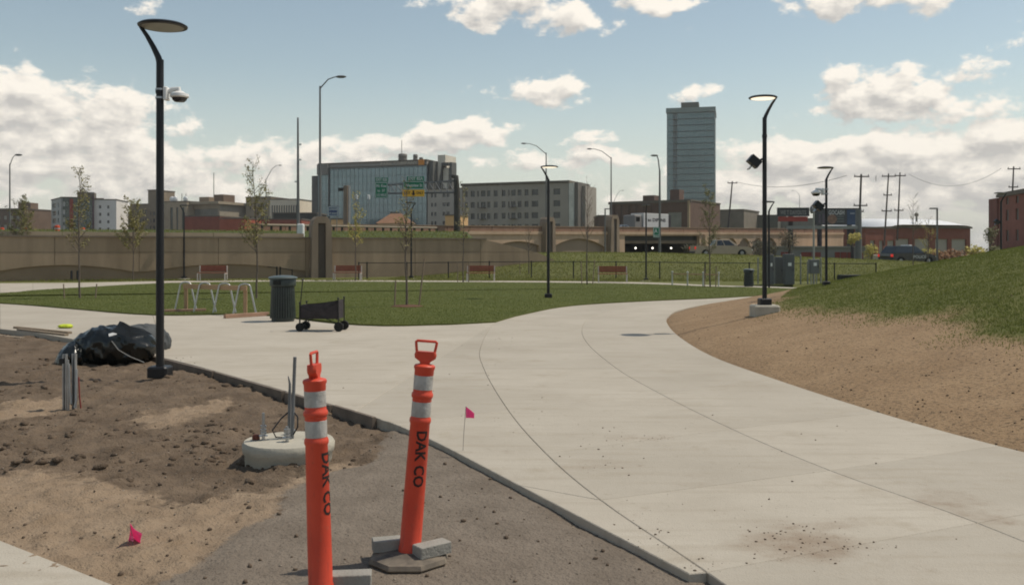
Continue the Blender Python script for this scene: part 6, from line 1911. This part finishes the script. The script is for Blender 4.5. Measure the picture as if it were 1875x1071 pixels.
MB().tube([(-.01, .05, -.02), (-.008, .02, .06), (-.012, .0, .118)], .002, 5).build('stem', DGALV, f2)
for s_, zz in ((.026, .062), (.020, .052), (.022, .042)): MB().box((.006, -.018, zz), (s_, .002, .003), M=Matrix.Rotation(R(28), 3, 'Y')).build('print', mat('flag_print', (.70, .16, .30), .6, .05, 5), f2)

# ---------------- folding wagon
WB = mat('wagon_canvas', (.042, .036, .038), .85, .25, 9); WF = mat('wagon_frame', (.015, .015, .016), .4, .1, 4)
gA, gB = G(552, 606), G(624, 606)
wg = thing('wagon', 'black folding canvas wagon with upright handle standing beside the litter bin', 'wagon', ((gA.x + gB.x) / 2, gA.y + .1, 0), R(-4))
k = gA.y / FPX
L = (gB.x - gA.x)
hx = L / 2
for x, r_w in ((-hx, .085), (hx, .095)):
    for y in (-.21, .23):
        w = MB().lathe([(r_w * .55, -.03), (r_w * .95, -.032), (r_w, -.02), (r_w, .02), (r_w * .95, .032), (r_w * .55, .03)], 22).build('wheel', TYRE, wg, True, (x, y, r_w), (R(90), 0, 0))
        MB().lathe([(0, -.03), (r_w * .5, -.026), (r_w * .56, -.02), (r_w * .56, .02), (r_w * .5, .026), (0, .03)], 12, cap=False).build('hub', mat('wagon_hub', (.06, .06, .06), .6, .1, 5), w, True)
zt_l, zt_r, zbm = (606 - 558) * k, (606 - 549) * k, (606 - 583) * k
b = MB()
N_ = 9
def side(y, nrm):
    vs = []
    for i in range(N_):
        u = i / (N_ - 1)
        x = lerp2(-hx + .02, hx - .02, u)
        top_ = lerp2(zt_l, zt_r, u) - .018 * math.sin(u * PI)
        for v in (0, .35, .7, 1):
            bul = .03 * math.sin(v * PI) * math.sin(u * PI)
            vs.append((x, y + nrm * bul, lerp2(zbm + .01, top_, v)))
    return vs, [(i * 4 + j, (i + 1) * 4 + j, (i + 1) * 4 + j + 1, i * 4 + j + 1) for i in range(N_ - 1) for j in range(3)]
for y, nn_ in ((-.22, -1), (.22, 1), (-.205, -1), (.205, 1)): b.add(*side(y, nn_))
for x, zt_ in ((-hx + .02, zt_l), (hx - .02, zt_r)):
    b.box((x, 0, (zbm + zt_) / 2), (.012, .44, zt_ - zbm))
b.box((0, 0, zbm + .008), (L - .04, .44, .016))
b.build('basket', WB, wg, True)
for y in (-.235, .235):
    MB().tube([(-hx, y, .10), (-hx + .005, y, zt_l + .04)], .011, 7).build('frame_tube', WF, wg)
    MB().tube([(hx, y, .11), (hx - .005, y, zt_r + .03)], .011, 7).build('frame_tube', WF, wg)
    MB().tube([(-hx, y, zt_l - .01), (hx, y, .14)], .008, 6).build('cross_brace', WF, wg)
    MB().tube([(-hx, y, .14), (hx, y, zt_r - .01)], .008, 6).build('cross_brace', WF, wg)
    MB().ball((hx - .005, y, zt_r + .035), .022, 8, 6).build('corner_cap', WF, wg, True); MB().ball((-hx + .005, y, zt_l + .045), .022, 8, 6).build('corner_cap', WF, wg, True)
MB().tube([(-hx, -.235, .10), (-hx, .235, .10)], .012, 6).build('axle', WF, wg); MB().tube([(hx, -.235, .11), (hx, .235, .11)], .012, 6).build('axle', WF, wg)
hd = MB().tube([(-hx - .045, -.05, .12), (-hx - .04, -.05, .5), (-hx + .012, -.05, (606 - 512) * k)], .010, 7).build('handle', WF, wg)
MB().tube([(-hx + .012, -.13, (606 - 512) * k), (-hx + .012, .03, (606 - 512) * k)], .014, 7).build('grip', RUBBER, hd)

# ---------------- black plastic roll and grey fabric roll
def lump(L, ry, rz_, seed, folds, nu=40, nv=44, endp=.55, droop=0.0):
    vs, fs = [], []
    for i in range(nu + 1):
        u = i / nu * 2 - 1
        e = max(1 - abs(u) ** 2.6, 0) ** endp
        for j in range(nv):
            a = 2 * PI * j / nv
            n1 = float(fbm(u * 2.2 + 5, math.cos(a) * 1.6 + math.sin(a) * 1.1, seed, 4)); n2 = abs(float(fbm(u * 5 + a * .6, a * 1.9 - u * 1.2, seed + 7, 3)))
            r = e * (1 + .30 * n1) - folds * n2 * e
            y, z = ry * r * math.cos(a), rz_ * r * math.sin(a)
            z = max(z + rz_ * .82, .0) - droop * max(-u, 0) ** 2 * rz_
            vs.append((u * L / 2 + .05 * n1, y, max(z, -.02)))
    for i in range(nu):
        for j in range(nv): fs.append((i * nv + j, i * nv + (j + 1) % nv, (i + 1) * nv + (j + 1) % nv, (i + 1) * nv + j))
    return MB().add(vs, fs)
g = G(196, 668, -.08); zd = dz(g.x, g.y + .3) - .03
pr = thing('plastic_roll', 'crumpled roll of shiny black plastic sheeting lying at the soil edge', 'plastic roll', (g.x, g.y + .28, zd), R(8))
PLAS = mat('black_plastic_film', (.010, .012, .011), .22, .3, 4, spec=.55, bump=.55, bscale=9)
GFAB = mat('grey_geotextile', (.075, .080, .082), .75, .15, 5, bump=.3, bscale=12)
lump(1.25, .40, .335, 3, .55).build('roll', PLAS, pr, True)
b = lump(.55, .30, .22, 9, .6, 20, 26, .5, .9).build('loose_end', PLAS, pr, True, (-.56, -.12, -.02), (0, 0, R(14)))
b = MB()
for i in range(5):
    pass
MB().box((.07, -.385, .50), (.11, .004, .05), M=Matrix.Rotation(R(-38), 3, 'X') @ Matrix.Rotation(R(-20), 3, 'Y')).build('label', WHITE, pr)
MB().tube([(.06, -.40, .40), (.16, -.42, .27), (.32, -.415, .17), (.50, -.33, .07)], .006, 5).build('tie', mat('pale_tie', (.25, .25, .24), .6, .1, 5), pr, True)
g2 = G(252, 655, -.08)
gf = thing('fabric_roll', 'grey geotextile roll with a pointed flap behind the black plastic roll', 'fabric roll', (g2.x - .06, g2.y + .40, zd), R(62))
lump(.95, .31, .30, 21, .4).build('roll', GFAB, gf, True)
flw = [(200, 607), (213, 598), (219, 588), (226, 590), (238, 597), (262, 602), (280, 612), (240, 618)]
gm = Matrix.Rotation(-R(62), 3, 'Z')
vs = [gm @ (P(px, py, 13.35 + .02 * (i % 3)) - Vector(gf.location)) for i, (px, py) in enumerate(flw)]
n = len(vs); vs += [v + gm @ Vector((.0, .02, 0)) for v in vs]
MB().add(vs, [tuple(range(n)), tuple(range(2 * n - 1, n - 1, -1))] + [(i, (i + 1) % n, n + (i + 1) % n, n + i) for i in range(n)]).build('flap', GFAB, gf)

# ---------------- galvanised strut stand
g = G(126, 745, -.08); zs = dz(g.x, g.y)
ss = thing('strut_stand', 'two galvanised strut uprights with conduits standing in brown soil', 'strut stand', (g.x, g.y, zs - .05), R(4))
k = g.y / FPX
hS = (745 - 641) * k + .05
for x, y in ((-.040, .0), (.038, .05)):
    c = MB().box((x, y + .018, hS / 2), (.040, .004, hS)).box((x - .019, y, hS / 2), (.003, .04, hS)).box((x + .019, y, hS / 2), (.003, .04, hS)).box((x - .013, y - .019, hS / 2), (.012, .003, hS)).box((x + .013, y - .019, hS / 2), (.012, .003, hS)).build('strut', GALV, ss)
    for i in range(7): MB().box((x, y + .0155, .1 + i * .08), (.014, .003, .045)).build('slot', BLACK, c)
MB().tube([(.005, -.02, .0), (.002, -.02, .3), (-.002, -.02, hS - .06)], .012, 8).build('conduit', GALV, ss, True)
MB().tube([(.012, -.03, hS - .1), (.02, -.03, .30), (.035, -.03, .13), (.07, -.03, .09), (.085, -.02, .16), (.082, 0, .5)], .013, 8).build('conduit', GALV, ss, True)
MB().tube([(.095, .02, hS - .25), (.105, .02, .2), (.125, .01, .05)], .008, 6).build('conduit', mat('red_cable', (.22, .035, .03), .6, .1, 5), ss, True)
MB().bbox((-.07, 0, hS - .07), (.05, .06, .06), .01).build('clamp', BLACK, ss)

# ---------------- boards, form edging, cloth
def board(name, lab_, a, b_, w, h, m, z, group=None, off=0.0):
    v = b_ - a
    o = MB().bbox((0, 0, 0), (v.length, w, h), .004).build(name, m, None, loc=((a.x + b_.x) / 2, (a.y + b_.y) / 2, z), rot=(0, 0, math.atan2(v.y, v.x)))
    return tag(o, lab_, 'board', group)
board('plank', 'long weathered plank lying on the walk left of the plastic roll', G(28, 601), G(128, 611), .09, .04, mat('old_plank', (.26, .20, .14), .85, .2, 6), .022, 'planks lying on the walk')
board('plank', 'second weathered plank, nearer the soil edge', G(34, 604.5), G(122, 615), .08, .035, mat('old_plank', ()), .019, 'planks lying on the walk')
board('plank', 'pale plank lying in brown soil at left edge', G(-30, 612, -.06), G(42, 620, -.06), .10, .035, mat('old_plank', ()), -.055, 'planks lying on the walk')
gy = G(118, 601)
yc = tag(lump(.30, .12, .05, 33, .5, 18, 20).build('safety_vest', mat('hi_vis_yellow', (.52, .60, .05), .7, .15, 20), None, True, (gy.x, gy.y + .05, .0)), 'crumpled yellow green vest lying on the walk above planks', 'vest')
ed = catmull(AD, 5)
def edge_pt(px):
    best = min(range(len(ed) - 1), key=lambda i: abs(937.5 + FPX * ed[i].x / ed[i].y - px))
    return ed[best]
seg = [(150, 262), (268, 392), (398, 520), (526, 612), (616, 690)]
names = ['dark form board along the walk edge behind the plastic roll', 'dark form board along the walk edge right of the nearest lamp', 'dark form board along the walk edge above the brown soil', 'short form board behind the nearest lane post', 'end form board sticking up where the walk edge meets grey fines']
ONEDGE = catmull(AD, 30)
def on_edge(px): return min(ONEDGE, key=lambda p: abs(937.5 + FPX * p.x / p.y - px))
for (p0, p1), lb in zip(seg, names):
    a, b_ = on_edge(p0), on_edge(p1)
    v = (b_ - a).normalized(); nrm = Vector((v.y, -v.x, 0))
    if nrm.y > 0: nrm = -nrm
    a2, b2 = a + nrm * .030, b_ + nrm * .030
    board('form_board', lb, a2, b2, .042, .19, OLDWOOD, -.094 + (.012 if p1 == 690 else 0), 'form boards along the walk edge')

# ================================================================== AIR
hm_ = bpy.data.materials.new('thin_haze'); hm_.use_nodes = True
_n = hm_.node_tree; _n.nodes.remove(_n.nodes['Principled BSDF'])
_v = nn(_n, 'ShaderNodeVolumePrincipled'); _v.inputs['Color'].default_value = (.97, .96, .95, 1); _v.inputs['Density'].default_value = .0002
_n.links.new(_v.outputs[0], _n.nodes['Material Output'].inputs['Volume'])
hz_ = MB().box((0, 1500, 40), (7300, 7300, 110)).build('haze', hm_)  # thin volume added to lift the dark tones of the skyline
hz_['kind'] = 'stuff'
